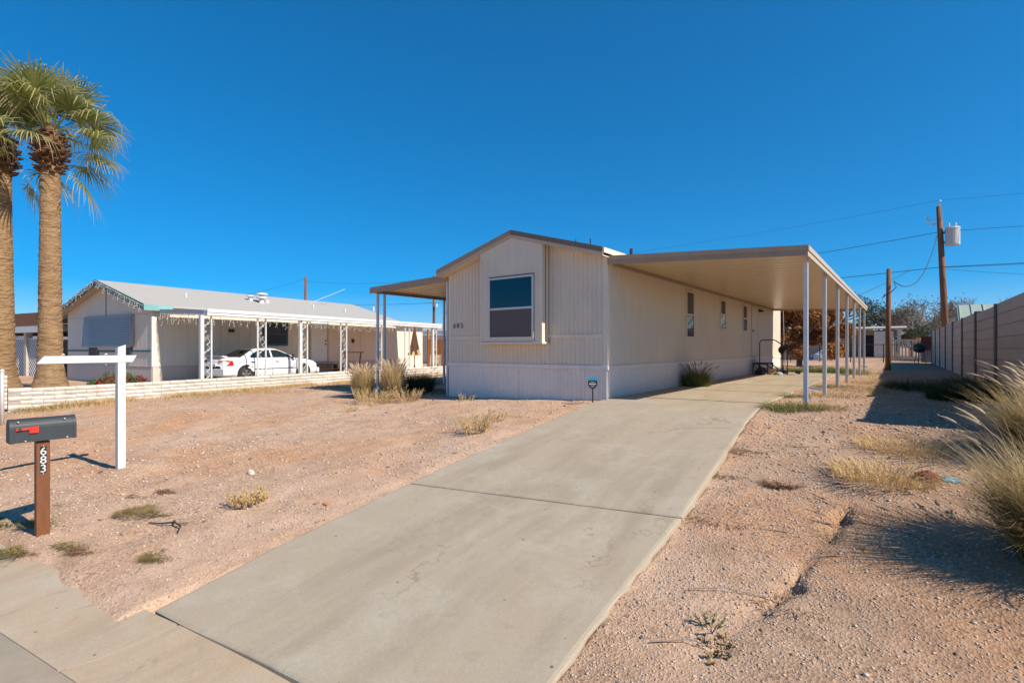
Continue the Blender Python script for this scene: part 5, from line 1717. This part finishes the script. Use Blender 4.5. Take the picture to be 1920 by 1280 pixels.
# flowering shrub below the palms
def leafcloud(name, centers, n, size, mat, seed, parent=None, loc=(0, 0, 0), flat=1.0, kind=None):
    g = np.random.default_rng(seed)
    C = np.array([c[:3] for c in centers]); Rr = np.array([c[3] for c in centers])
    pr = Rr ** 2 / (Rr ** 2).sum()
    k = g.choice(len(C), n, p=pr)
    u = g.normal(0, 1, (n, 3)); u /= np.linalg.norm(u, axis=1, keepdims=True)
    rad = Rr[k] * g.uniform(.35, 1.05, n) ** .6
    P = C[k] + u * rad[:, None] * np.array([1, 1, flat])
    a = g.normal(0, 1, (n, 3)); a /= np.linalg.norm(a, axis=1, keepdims=True)
    b = np.cross(a, g.normal(0, 1, (n, 3))); b /= np.linalg.norm(b, axis=1, keepdims=True)
    s = size * g.uniform(.6, 1.3, n)[:, None]
    V = np.stack([P - a * s, P + b * s * .45, P + a * s, P - b * s * .45], 1).reshape(-1, 3)
    F = np.arange(4 * n).reshape(n, 4)
    return link(name, np_mesh(name, V, F, mat), parent, loc, kind=kind)
M['bleaf'] = leafmat('shrub_leaf', [(.07, .13, .03), (.11, .17, .04), (.16, .2, .06)], .6, .3)
M['bflower'] = leafmat('magenta_bract', [(.45, .01, .05), (.55, .02, .09), (.38, .01, .03)], .7, .3)
sb = empty('flowering_shrub', (-17.3, 4.35, -.3), label='green shrub with crimson flowers behind the white wall beside the palm', cat='shrub')
q = random.Random(4)
cl = [(q.uniform(-.35, .35), q.uniform(-.55, .7), q.uniform(.1, .42), q.uniform(.16, .26)) for _ in range(12)]
leafcloud('leaves', cl, 2600, .04, M['bleaf'], 1, sb)
leafcloud('flowers', [(c[0] + .1, c[1], c[2] + .08, .06 + .05 * q.random()) for c in cl], 420, .035, M['bflower'], 2, sb)
m = MB()
for c in cl: m.tube([(c[0] * .2, c[1] * .3, -.1), (c[0] * .7, c[1] * .7, c[2] * .5), c[:3]], [.012, .008, .004], 5)
m.build('stem', M['wood'], sb)

# ------------------------------------------------------------------ mailbox and sign post
mx, my = on_ground(79, 1005)
mz = h1(mx, my)
mb_ = empty('mailbox', (mx, my, mz), 0, label='dark grey roadside mailbox with red flag on brown post numbered 683', cat='mailbox')
M['mbox'] = pmat('mailbox_grey', (.030, .038, .043), (.036, .044, .050), 6, .58, .04)
M['stain'] = pmat('stained_post', (.20, .072, .024), (.14, .048, .017), 5, .6, .3, 12, stretch=(3, 3, .6))
MB().box(-.05, .05, -.05, .05, -.3, .905).build('post', M['stain'], mb_, bevel=.006)
prof = [(-.085, 0)]
for i in range(13):
    a = math.pi * i / 12
    prof.append((-.085 * math.cos(a), .135 + .085 * math.sin(a)))
prof.append((.085, 0))
ob = empty
m = MB(); m.prism([(x, 0, z + .915) for x, z in prof], (0, -.225, 0), (0, .235, 0)); bx = m.build('box', M['mbox'], mb_, bevel=.004)
m = MB(); m.prism([(x * 1.04, 0, z * 1.02 + .912) for x, z in prof], (0, -.240, 0), (0, -.205, 0)); m.build('door', M['mbox'], mb_, bevel=.003)
m = MB(); m.prism([(x * 1.04, 0, z * 1.02 + .912) for x, z in prof], (0, .215, 0), (0, .242, 0)); m.build('back_rim', M['mbox'], mb_, bevel=.003)
m = MB(); m.prism([(.094, -.195, 1.055), (.094, -.04, 1.06), (.094, -.04, 1.0), (.094, -.105, 1.0), (.094, -.105, 1.033), (.094, -.195, 1.03)], (0, 0, 0), (.006, 0, 0)); m.build('flag', pmat('flag_red', (.62, .035, .02), (.55, .03, .02), 5, .4), mb_)
m = MB(); m.tube([(.086, -.17, 1.043), (.104, -.17, 1.043)], .014, 10); m.build('flag_rivet', M['mbox'], mb_)
m = MB()
for y, z in ((-.13, .928), (.17, .930), (-.18, 1.112), (.15, 1.112)): m.tube([(.08, y, z), (.092, y, z)], .007, 6)
m.build('rivet', M['alu'], mb_)
m = MB(); m.box(.050, .053, -.023, .023, .60, .855); plate = m.build('number_plate', M['black'], mb_)
for i, ch in enumerate('683'):
    link('digit', text_mesh(ch, .105, M['white'], .002), mb_, (.0545, 0, .775 - .083 * i), (R(90), 0, R(90)))
m = MB()
for z in (.862, .769, .686, .595): m.tube([(.05, 0, z), (.0555, 0, z)], .005, 6)
m.build('screw', M['alu'], mb_)

sx2, sy2 = on_ground(226, 884)
sz2 = h1(sx2, sy2)
SP = empty('sign_post', (sx2, sy2, sz2), R(5), label='empty white wooden yard sign post with one long crossarm', cat='sign post')
Zs = -sx2 * SY + sy2 * CY
ztop_ = 1.0 + 6 * Zs / 950 - sz2
zbar = 1.0 - 20.5 * Zs / 950 - sz2
m = MB(); w = .045
m.add([(-w, -w, -.3), (w, -w, -.3), (w, w, -.3), (-w, w, -.3), (-w, -w, ztop_ - .05), (w, -w, ztop_ - .035), (w, w, ztop_), (-w, w, ztop_ - .015)], [(0, 3, 2, 1), (4, 5, 6, 7), (0, 1, 5, 4), (1, 2, 6, 5), (2, 3, 7, 6), (3, 0, 4, 7)])
m.build('post', M['white'], SP, bevel=.004)
ya, yb = -.86, .17
m = MB(); m.prism([(0, ya - .0, zbar - .046), (0, yb - .05, zbar - .046), (0, yb, zbar + .046), (0, ya + .07, zbar + .046)], (.0, 0, 0), (.052, 0, 0)); m.build('crossarm', M['white'], SP, bevel=.003)
m = MB()
for y in (-.62, -.18):
    m.tube([(.02, y, zbar + .04), (.02, y, zbar + .06), (.02, y + .02, zbar + .07), (.02, y + .03, zbar + .055)], .005, 6)
    m.tube([(.02, y, zbar - .04), (.02, y, zbar - .07), (.02, y + .015, zbar - .08), (.02, y + .02, zbar - .06)], .004, 6)
m.build('eye_hook', M['alu'], SP)

# ------------------------------------------------------------------ poles and wires
M['pole'] = pmat('creosote_pole', (.21, .10, .05), (.14, .065, .035), 4, .85, .3, 14, stretch=(2, 2, .3))
M['wire'] = pmat('dark_wire', (.03, .03, .035), None, 5, .6)
PX, PY = 2.0, 41.7
def ptop(f): return Vector((PX - .55 * f, PY, 10.05 * f))
up = empty('utility_pole', (PX, PY, 0), label='tall leaning brown utility pole carrying a grey transformer can', cat='utility pole')
MB().tube([(0, 0, -.5), (-.20, 0, 5), (-.40, 0, 9.9)], [.20, .17, .135], 14).build('pole', M['pole'], up, smooth=True)
t0 = Vector((.27, 0, 7.35))
m = MB(); m.lathe([(.02, -.02), (.34, 0), (.36, .06), (.36, .98), (.38, 1.0), (.38, 1.06), (.33, 1.12), (.05, 1.16)], 20, t0 + Vector((-.02, -.12, 0))); tr = m.build('transformer', pmat('transformer_grey', (.52, .53, .53), (.46, .47, .47), 4, .45), up, smooth=False)
m = MB()
for dx in (-.18, .14): m.lathe([(.05, 0), (.07, .06), (.045, .1), (.065, .16), (.03, .3)], 8, t0 + Vector((dx - .02, -.12, 1.12)))
m.build('bushing', M['alu'], tr)
m = MB(); m.bar((-.38, 0, 8.2), (.3, -.05, 8.2), .08, .10); m.bar((-.38, 0, 7.6), (.3, -.05, 7.6), .08, .08); m.build('bracket', M['darkmetal'], up)
m = MB()
m.tube([(-.40, 0, 9.9), (-.36, 0, 10.2)], .03, 6); m.lathe([(.06, 0), (.09, .06), (.05, .14)], 8, (-.35, 0, 10.15)); m.bar((-.42, 0, 9.1), (-.95, 0, 9.05), .06, .06); m.lathe([(.05, 0), (.07, .1), (.04, .25)], 8, (-.95, 0, 9.05)); m.bar((-.42, 0, 8.85), (-.75, 0, 8.8), .07, .12)
m.build('insulator', M['alu'], up)
bp = empty('bare_pole', (-.62, 26.8, 0), label='short bare brown pole with a wire loop at the lane edge', cat='pole')
MB().tube([(0, 0, -.3), (.0, 0, 2.2), (.03, 0, 4.35)], [.105, .095, .085], 12).build('pole', M['pole'], bp, smooth=True)
m = MB(); m.tube([(.2, -.05, 3.75), (.28, -.1, 3.55), (.1, -.16, 3.35), (-.12, -.16, 3.2), (-.2, -.1, 3.12), (-.1, -.12, 3.28)], .018, 5); m.build('wire_loop', M['wire'], bp)
p3 = empty('utility_pole', (-44.2, 41.7, 0), label='plain brown utility pole seen behind the narrow patio awning', cat='utility pole')
MB().tube([(0, 0, -.4), (0, 0, 9.6)], [.2, .14], 12).build('pole', M['pole'], p3, smooth=True)
m = MB(); m.bar((-.5, 0, 6.3), (.6, 0, 6.3), .08, .1); m.lathe([(.1, 0), (.2, .08), (.2, .45), (.1, .5)], 10, (.55, -.2, 5.7)); m.build('fitting', M['alu'], p3)
p4 = empty('utility_pole', (-73, 42, 0), label='distant thin utility pole rising behind the pale shingle roof', cat='utility pole')
MB().tube([(0, 0, -.4), (0, 0, 11.9)], [.24, .2], 10).build('pole', M['pole'], p4, smooth=True)
def wire(lab, a, b, sag, r=.014):
    a, b = Vector(a), Vector(b)
    pts = []
    for i in range(25):
        t = i / 24
        p = a.lerp(b, t)
        p.z -= 4 * sag * t * (1 - t)
        pts.append(p)
    m = MB(); m.tube([p - a for p in pts], r * .75, 5)
    return m.build('power_line', M['wire'], None, a, label=lab, cat='power line')
tp = Vector((PX - .36, PY, 10.28))
wire('topmost thin power line from the transformer pole towards the bare desert end', tp, (-41.5, 41.7, 9.6), .6, .010)
wire('topmost thin power line crossing the sky beyond the transformer can', tp, (40, 40.5, 10.6), .9, .010)
wire('thick cable joining the transformer pole over the carport', (PX - .47, PY - .2, 8.25), (-41.5, 41.5, 8.1), 1.1, .024)
wire('thick cable running beyond the transformer can over the lane wall', (PX - .2, PY - .3, 8.25), (40, 40.5, 8.6), .7, .020)
wire('low telephone cable on the carport side of the transformer pole', (PX - .3, PY - .2, 6.05), (-41.5, 41.5, 5.9), .5, .026)
wire('low telephone cable above the lane wall houses', (PX - .3, PY - .2, 6.05), (40, 41, 6.5), .5, .026)
wire('lower second telephone cable sagging above the lane wall houses', (PX - .1, PY - .2, 6.0), (38, 39, 5.6), .35, .018)
wire('service drop falling from the pole towards the green-roofed house', (PX - .1, PY - .2, 5.9), (18, 44, 3.9), .2, .014)
wire('twisted service drop hanging from the transformer to the short bare pole', (PX - .5, PY - .3, 8.0), (-.42, 26.8, 3.8), 1.25, .026)
wire('service wire slanting from the telephone cable down behind the carport', (PX - 1.9, PY - .2, 5.95), (-3.5, 33, 3.2), .1, .018)
wire('distant wire between the far thin pole and the awning pole', (-73, 42, 11.3), (-41.5, 41.7, 9.2), .6, .022)
wire('distant wire running from the far thin pole behind the shingle roof', (-73, 42, 11.6), (-110, 34, 9), 1.0, .022)
wire('lower distant wire between the far thin pole and the awning pole', (-73, 42, 7.9), (-41.5, 41.7, 6.3), .3, .03)
wire('lower distant wire leaving the far thin pole towards the gable', (-73, 42, 7.9), (-110, 36, 6), 1.0, .022)

# ------------------------------------------------------------------ back of the lane: fence, houses, trees
GALV = M['alu']
cf = empty('chain_fence', (-12, 41.2, 0), label='low chain-link fence with dark posts across the back of the yard', cat='fence')
for k in range(8):
    MB().tube([(k * 1.8, 0, -.2), (k * 1.8, 0, 1.25)], .03, 6).build('post', M['darkmetal'], cf)
MB().tube([(0, 0, 1.22), (12.6, 0, 1.22)], .022, 6).build('top_rail', M['darkmetal'], cf)
m = MB()
s = -1.2
while s < 12.6:
    for sg_ in (1, -1):
        a0, b0 = max(0, s), min(12.6, s + 1.2)
        za, zb_ = (a0 - s), (b0 - s)
        if sg_ < 0: za, zb_ = 1.2 - za, 1.2 - zb_
        if b0 - a0 > .05: m.bar((a0, 0, za), (b0, 0, zb_), .006, .006)
    s += .16
m.build('mesh', M['darkmetal'], cf)
b1 = empty('back_house', (-14, 60, 0), label='beige low-roofed house with dark doorway beyond the chain-link fence', cat='house')
M['bwall'] = pmat('beige_stucco', (.40, .335, .27), (.36, .30, .24), 1.5, .85)
m = MB(); m.box(0, 9.5, .8, 9, -.3, 2.62); m.box(9.5, 13.4, 1.6, 9, -.3, 2.75); m.build('wall', M['bwall'], b1)
m = MB(); m.hexa([(-.5, 0, 2.64), (9.7, 0, 2.64), (9.7, 5, 3.5), (-.5, 5, 3.5), (-.5, 0, 2.74), (9.7, 0, 2.74), (9.7, 5, 3.7), (-.5, 5, 3.7)]); m.build('roof', pmat('grey_roof', (.22, .22, .21), (.17, .17, .165), 4, .9), b1)
m = MB(); m.hexa([(9.71, .2, 2.78), (14.0, .2, 2.78), (14.0, 6, 3.1), (9.71, 6, 3.1), (9.71, .2, 2.90), (14.0, .2, 2.90), (14.0, 6, 3.25), (9.71, 6, 3.25)]); m.build('roof', M['tan'], b1)
m = MB(); m.box(-.5, 9.7, -.06, -.005, 2.50, 2.76); m.build('fascia', M['white'], b1)
m = MB(); m.box(10.55, 11.45, 1.55, 1.598, .1, 2.25); m.build('door', M['dark'], b1)
m = MB(); m.box(11.5, 13.0, .4, 1.55, .1, 2.6); m.build('porch_wall', M['trim'], b1)
for x in (9.75, 13.3): 
    m = MB(); m.box(x, x + .22, .3, .5, .1, 2.78); m.build('post', M['trim'], b1)
for x in (7.2, 8.6): 
    m = MB(); m.box(x, x + .18, .15, .3, .1, 2.64); m.build('post', M['trim'], b1)
m = MB(); m.box(7.2, 13.6, -.6, 1.5, -.2, .1); m.build('porch_slab', M['gutter'], b1)
m = MB(); m.box(13.05, 13.38, 1.55, 1.598, .6, 2.2); m.build('window', M['glass'], b1)
lw = empty('low_wall', (-13.5, 47.5, 0), label='low pinkish-grey wall behind the dead brown tree', cat='wall')
m = MB(); m.box(0, 7.2, 0, .2, -.2, 1.35); m.build('panel', pmat('pinkish_render', (.30, .24, .21), (.27, .215, .19), 2, .9), lw)
m = MB(); m.box(-.03, 7.23, -.03, .23, 1.352, 1.42); m.build('coping', M['bwall'], lw)
place('white_tarp', 'crumpled white sheet lying behind the chain-link fence', 'tarp', -5.2, 46.5, crumpled(1.5, 1.2, .7, 5), M['white'])
place('blue_crate', 'small blue crate beside the crumpled white sheet', 'crate', -6.3, 46.3, lambda m: (m.box(-.35, .35, -.3, .3, 0, .06), m.box(-.35, -.3, -.3, .3, .06, .45), m.box(.3, .35, -.3, .3, .06, .45), m.box(-.3, .3, -.3, -.25, .06, .45), m.box(-.3, .3, .25, .3, .06, .45)), pmat('crate_blue', (.10, .16, .30), None, 4, .5))
place('timber_offcut', 'yellowish timber board standing by the back house porch', 'board', -6.0, 58.6, lambda m: m.box(-.09, .09, -.03, .03, 0, 1.5), pmat('yellow_pine', (.55, .38, .12), None, 4, .7))
bb = empty('barbecue', (.62, 40.0, .0), label='black round kettle barbecue on thin legs at the end of the lane', cat='barbecue')
m = MB(); m.lathe([(.06, .70), (.25, .76), (.34, .92), (.34, .97)], 18); m.build('bowl', M['black'], bb, smooth=True)
m = MB(); m.lathe([(.345, .975), (.33, 1.08), (.24, 1.22), (.1, 1.29), (.02, 1.3)], 18); m.tube([(-.06, 0, 1.29), (-.05, 0, 1.36), (.05, 0, 1.36), (.06, 0, 1.29)], .012, 6); m.build('lid', M['black'], bb, smooth=True)
for a in (.3, 2.4, 4.5):
    MB().tube([(.2 * math.cos(a), .2 * math.sin(a), .8), (.33 * math.cos(a), .33 * math.sin(a), 0)], .016, 6).build('leg', M['black'], bb)
MB().lathe([(.02, .32), (.26, .33), (.26, .35)], 14).build('shelf', M['darkmetal'], bb)
wf = empty('picket_fence', (-.9, 47, 0), label='pale slatted fence panel behind the kettle barbecue', cat='fence')
for k in range(15):
    m = MB(); m.box(k * .2, k * .2 + .09, 0, .025, .05, 1.6); m.build('picket', M['tan'], wf)
m = MB(); m.box(-.05, 3.0, -.03, -.005, 1.5, 1.62); m.box(-.05, 3.0, -.03, -.005, .3, .38); m.build('rail', M['tan'], wf)
rp = empty('metal_sheet', (1.35, 43.3, 0), label='dark red corrugated metal sheet against the far end of the lane wall', cat='metal sheet')
corr((-.6, 0, 0), (1, 0, 0), FY, .95, .85, 1.75, .12, .03).build('upper_sheet', pmat('rust_red', (.12, .03, .018), (.07, .02, .014), 4, .8), rp)
corr((-.6, 0.04, 0), (1, 0, 0), FY, .95, -.1, 1.0, .12, .03).build('lower_sheet', pmat('grey_sheet', (.20, .20, .20), (.15, .15, .15), 4, .6), rp)

def branches(m, p, d, L, r, depth, g, tips, spread=.6, n=3):
    e = p + d * L
    md = p.lerp(e, .5) + Vector((g.uniform(-1, 1), g.uniform(-1, 1), g.uniform(-.5, .5))) * L * .08
    m.tube([p, md, e], [r, r * .85, r * .65], 6 if depth > 2 else 4, False)
    if depth == 0:
        tips.append(e)
        return
    for k in range(n):
        v = (d + Vector((g.uniform(-1, 1), g.uniform(-1, 1), g.uniform(-.55, .75))) * spread).normalized()
        branches(m, p.lerp(e, g.uniform(.65, 1.0)), v, L * g.uniform(.6, .85), r * .6, depth - 1, g, tips, spread, n)
def tree(name, lab, x, y, seed, L, r, depth, leaf=None, leafn=0, leafs=.1, clump_r=.5, spread=.6, n=3, bark=None):
    g = random.Random(seed)
    o = empty(name, (x, y, 0), label=lab, cat='tree')
    m, tips = MB(), []
    m.tube([(0, 0, -.3), (.03, .02, L * .5), (0, 0, L)], [r * 1.3, r * 1.05, r], 9)
    for k in range(n + 1):
        a = 6.283 * k / (n + 1) + g.uniform(-.3, .3)
        branches(m, Vector((0, 0, L * g.uniform(.7, 1))), Vector((math.cos(a) * .7, math.sin(a) * .7, g.uniform(.35, .9))).normalized(), L * g.uniform(.7, 1), r * .7, depth, g, tips, spread, n)
    m.build('trunk', bark or M['bark'], o)
    if leaf:
        cs = [(t.x, t.y, t.z, clump_r * g.uniform(.6, 1.2)) for t in tips]
        leafcloud('crown', cs, leafn, leafs, leaf, seed, o)
    return o
M['bark'] = pmat('grey_bark', (.20, .165, .14), (.14, .115, .10), 6, .95)
M['palebark'] = pmat('pale_twigs', (.30, .255, .225), (.24, .20, .18), 6, .95)
M['deadleaf'] = leafmat('dead_leaves', [(.42, .19, .065), (.52, .26, .09), (.30, .135, .05), (.20, .10, .05), (.58, .32, .13)], .85, .25)
M['oleaf'] = leafmat('olive_leaves', [(.035, .05, .02), (.06, .075, .03), (.085, .095, .045)], .7, .2)
M['pale'] = leafmat('sparse_pale_leaves', [(.12, .12, .07), (.18, .16, .10), (.22, .17, .12)], .8, .2)
# dead brown tree: heavy leaf masses low to the ground
g = random.Random(21)
dt = empty('dead_tree', (-4.6, 31.2, 0), label='dead tree hung with rust-brown leaves beyond the carport slab', cat='tree')
m, tips = MB(), []
m.tube([(0, 0, -.3), (.05, 0, .8), (0, 0, 1.4)], [.16, .13, .12], 9)
for k in range(6):
    a = 6.283 * k / 6
    branches(m, Vector((0, 0, 1.2)), Vector((math.cos(a), math.sin(a), .7)).normalized(), 1.1, .06, 2, g, tips, .7, 3)
m.build('trunk', M['bark'], dt)
cs = []
for _ in range(60):
    a, rr = g.uniform(0, 6.283), 2.25 * math.sqrt(g.random())
    cs.append((rr * math.cos(a) * 1.05, rr * math.sin(a) * .8, g.uniform(.75, 4.3) * (1 - .10 * rr), g.uniform(.22, .52)))
leafcloud('crown', cs, 34000, .085, M['deadleaf'], 22, dt)
m = MB(); m.tube([(0, 0, -.1), (.12, 0, 1.4), (.06, .1, 3.2)], .022, 5)
m.build('dry_stalk', M['palebark'], None, (-4.55, 25.9, 0.03), label='thin pale dry stalk at the back corner of the home', cat='dry stalk')
tree('bare_tree', 'wide bare-branched grey tree behind the lane end', 1.3, 72, 31, 2.15, .15, 4, M['pale'], 2200, .13, .8, .75, 4, M['palebark'])
tree('bare_tree', 'bare grey tree leaning out above the lane wall roofs', 5.0, 76, 32, 2.2, .16, 4, None, 0, .1, .5, .75, 4, M['palebark'])
tree('olive_tree', 'dense olive green tree at the near flank of the bare trees', -1.9, 80, 33, 2.15, .2, 3, M['oleaf'], 3500, .16, .75, .6, 3)
tree('olive_tree', 'dark green tree rising behind the back house roof', -8.8, 84, 34, 2.9, .25, 3, M['oleaf'], 5000, .17, .8, .5, 3)
tree('olive_tree', 'low green shrub tree between the bare tree trunks', 0.4, 66, 35, 1.1, .12, 2, M['oleaf'], 1500, .12, .6, .7, 3)
tree('olive_tree', 'green treetop peeking behind the white patio cover end', -44.5, 52, 36, 3.2, .25, 3, M['oleaf'], 3000, .18, .8, .45, 3)
tree('brown_shrub', 'rust coloured shrub low behind the pale picket fence', 1.6, 62, 37, .7, .08, 2, M['deadleaf'], 1500, .12, .55, .8, 3)

# ------------------------------------------------------------------ mountains on the horizon
M['rock'] = pmat('desert_rock', (.23, .17, .14), (.15, .115, .10), .004, .95, 0)
def mountain(name, az0, az1, dist, hmax, seed, lab):
    g = np.random.default_rng(seed)
    na, nd = 160, 24
    A = np.linspace(az0, az1, na)
    V = []
    ph = g.uniform(0, 6, 12)
    for i, a in enumerate(A):
        t = (a - az0) / (az1 - az0)
        env = math.sin(math.pi * t) ** .6
        pk = .55 + .25 * math.sin(t * 9 + ph[0]) + .14 * math.sin(t * 23 + ph[1]) + .08 * math.sin(t * 51 + ph[2]) + .05 * math.sin(t * 83 + ph[3])
        for j in range(nd):
            s = j / (nd - 1)
            prof = math.sin(math.pi * min(1, s * 1.0)) ** 1.2
            rid = 1 + .22 * math.sin(t * 38 + s * 7 + ph[4]) * (1 - s) + .12 * math.sin(t * 71 + s * 15 + ph[5])
            V.append((dist * (1 + .35 * (s - .5)) * math.sin(a), dist * (1 + .35 * (s - .5)) * math.cos(a), hmax * env * pk * prof * rid - 8))
    v = np.arange(na * nd).reshape(na, nd)
    Q = np.stack([v[:-1, :-1], v[1:, :-1], v[1:, 1:], v[:-1, 1:]], -1).reshape(-1, 4)
    link(name, np_mesh(name, np.array(V), Q, M['rock'], True), kind='structure')
def azp(u): return -YAW + math.atan((u - 960) / 950)
mountain('mountain', azp(1480), azp(1880), 5200, 430, 3, '')
mountain('mountain', azp(-150), azp(330), 5600, 470, 8, '')
hz = MB().box(-7400, 7400, -7400, 7400, -3, 520)
hm = bpy.data.materials.new('air')
hm.use_nodes = True
hn, hl = hm.node_tree.nodes, hm.node_tree.links
for nd_ in list(hn):
    if nd_.type == 'BSDF_PRINCIPLED': hn.remove(nd_)
pv = hn.new('ShaderNodeVolumePrincipled')
pv.inputs['Color'].default_value = (.42, .74, 1.0, 1)
pv.inputs['Density'].default_value = 0.000055
pv.inputs['Anisotropy'].default_value = 0.2
hl.new(pv.outputs[0], hn['Material Output'].inputs['Volume'])
USE_HAZE = True
if USE_HAZE:
    hz.build('haze', hm, None, kind='stuff')

# ------------------------------------------------------------------ gravel, twigs and litter
def gravel(name, n, rmin, rmax, s0, s1, seed, cols, region=None):
    g = np.random.default_rng(seed)
    r = rmin * (rmax / rmin) ** g.uniform(0, 1, n)
    th = -YAW + np.deg2rad(g.uniform(-47, 47, n))
    x, y = r * np.sin(th), r * np.cos(th)
    xl, xr = drive_edges(y)
    d = y - street_edge(x)
    ok = (d > .05 + .25 * g.uniform(0, 1, n)) & ~((x > xl - .01) & (x < xr + .01) & (y < SLAB_END) & (d > 0))
    ok &= ~((x > HX - 4.25) & (x < HX + .02) & (y > HY)) & (x > -16.2) & (x < 1.6)
    dens = .55 + .45 * np.sin(x * 1.3 + 2 * np.sin(y * .9)) * np.sin(y * 1.7 + x * .6)
    lane = (x > -1.6)
    ok &= g.uniform(0, 1, n) < np.where(lane, .45 + .55 * dens, .15 + .55 * dens)
    x, y, r = x[ok], y[ok], r[ok]
    n = len(x)
    sz = s0 * (s1 / s0) ** (g.uniform(0, 1, n) ** 2.4) * np.clip(r / 5.0, .7, 1.8)
    z = H(x, y)
    # six-point pebbles, flattened and turned
    o = np.array([(1, 0, 0), (0, 1, 0), (-1, 0, 0), (0, -1, 0), (0, 0, .8), (0, 0, -.6)], float)
    sc = np.stack([g.uniform(.7, 1.3, n), g.uniform(.6, 1.1, n), g.uniform(.45, .85, n)], -1)
    P = o[None] * sc[:, None] * g.uniform(.8, 1.2, (n, 6, 1))
    P[:, 4, :2] += g.uniform(-.4, .4, (n, 2))
    a = g.uniform(0, 6.28, n)
    ca, sa = np.cos(a)[:, None], np.sin(a)[:, None]
    X = P[:, :, 0] * ca - P[:, :, 1] * sa
    Y = P[:, :, 0] * sa + P[:, :, 1] * ca
    V = np.stack([x[:, None] + X * sz[:, None], y[:, None] + Y * sz[:, None], z[:, None] + (P[:, :, 2] + .12) * sz[:, None]], -1).reshape(-1, 3)
    t = np.array([(0, 1, 4), (1, 2, 4), (2, 3, 4), (3, 0, 4), (1, 0, 5), (2, 1, 5), (3, 2, 5), (0, 3, 5)])
    F = (t[None] + (np.arange(n) * 6)[:, None, None]).reshape(-1, 3)
    link(name, np_mesh(name, V, F, leafmat(name + '_stone', cols, .9)), kind='stuff')
DC = [(.38, .28, .22), (.50, .375, .29), (.56, .42, .31), (.58, .47, .39), (.44, .33, .25), (.53, .395, .30), (.36, .28, .23), (.57, .46, .36)]
gravel('gravel', 150000, 1.7, 15, .0032, .017, 5, DC)
gravel('gravel', 5200, 1.7, 14, .008, .026, 6, [(.16, .13, .12), (.22, .17, .15), (.45, .36, .30), (.30, .24, .21), (.50, .43, .36), (.38, .29, .23), (.10, .09, .09)])

def twig(lab, u, v, pts, r, mat, name='fallen_twig', cat='twig'):
    x, y = on_ground(u, v)
    m = MB()
    for pl in pts:
        m.tube([(a, b, float(H(np.array([x + a]), np.array([y + b]))[0]) - h1(x, y) + .012 + c) for a, b, c in pl], [r * (1 - .6 * i / len(pl)) for i in range(len(pl))], 5)
    m.build(name, mat, None, (x, y, h1(x, y)), label=lab, cat=cat)
twig('dark forked twig lying on the open dirt', 318, 995, [[(-.18, .10, .0), (-.05, .06, .03), (.10, .06, .02), (.2, .0, 0)], [(-.05, .06, .03), (-.2, -.02, .01), (-.35, -.06, 0)], [(.02, .06, .03), (.05, .14, .01)]], .010, M['darkmetal'])
twig('long pale straw stem lying across the erosion gully', 1390, 1115, [[(-.30, -.12, .01), (-.1, .0, .02), (.12, .10, .01), (.3, .2, 0)]], .004, M['palebark'], 'straw_stem')
twig('pale straw stem beside the uprooted weed', 1290, 1210, [[(-.18, -.1, .0), (0, .02, .02), (.22, .08, 0)]], .004, M['palebark'], 'straw_stem')
twig('bent grey stalk fallen from the golden grass clump', 1790, 912, [[(-.18, -.05, .0), (-.02, .05, .05), (.2, .07, .0)]], .007, M['palebark'], 'grass_stalk')
def litter(name, lab, u, v, w, h, mat, seed, cat='litter'):
    x, y = on_ground(u, v)
    m = MB(); crumpled(w, w * .7, h, seed)(m)
    m.build(name, mat, None, (x, y, h1(x, y)), label=lab, cat=cat)
litter('rusty_scrap', 'curled rust-red scrap by the broad straw tuft', 1738, 903, .20, .08, pmat('rust_scrap', (.22, .06, .035), (.15, .045, .03), 9, .85), 2, 'scrap')
litter('blue_scrap', 'flat light blue plastic scrap beside the rusty one', 1778, 906, .18, .03, pmat('blue_scrap', (.16, .38, .50), None, 9, .5), 3, 'scrap')
litter('orange_leaf', 'orange dead leaf on the dirt by the driveway', 612, 950, .09, .02, pmat('orange_leaf', (.50, .22, .08), None, 9, .8), 5, 'leaf')
litter('white_stone', 'palest chalky stone on the dirt below the sign post', 470, 888, .12, .05, pmat('chalk', (.62, .54, .46), (.52, .44, .37), 9, .9), 6, 'stone')
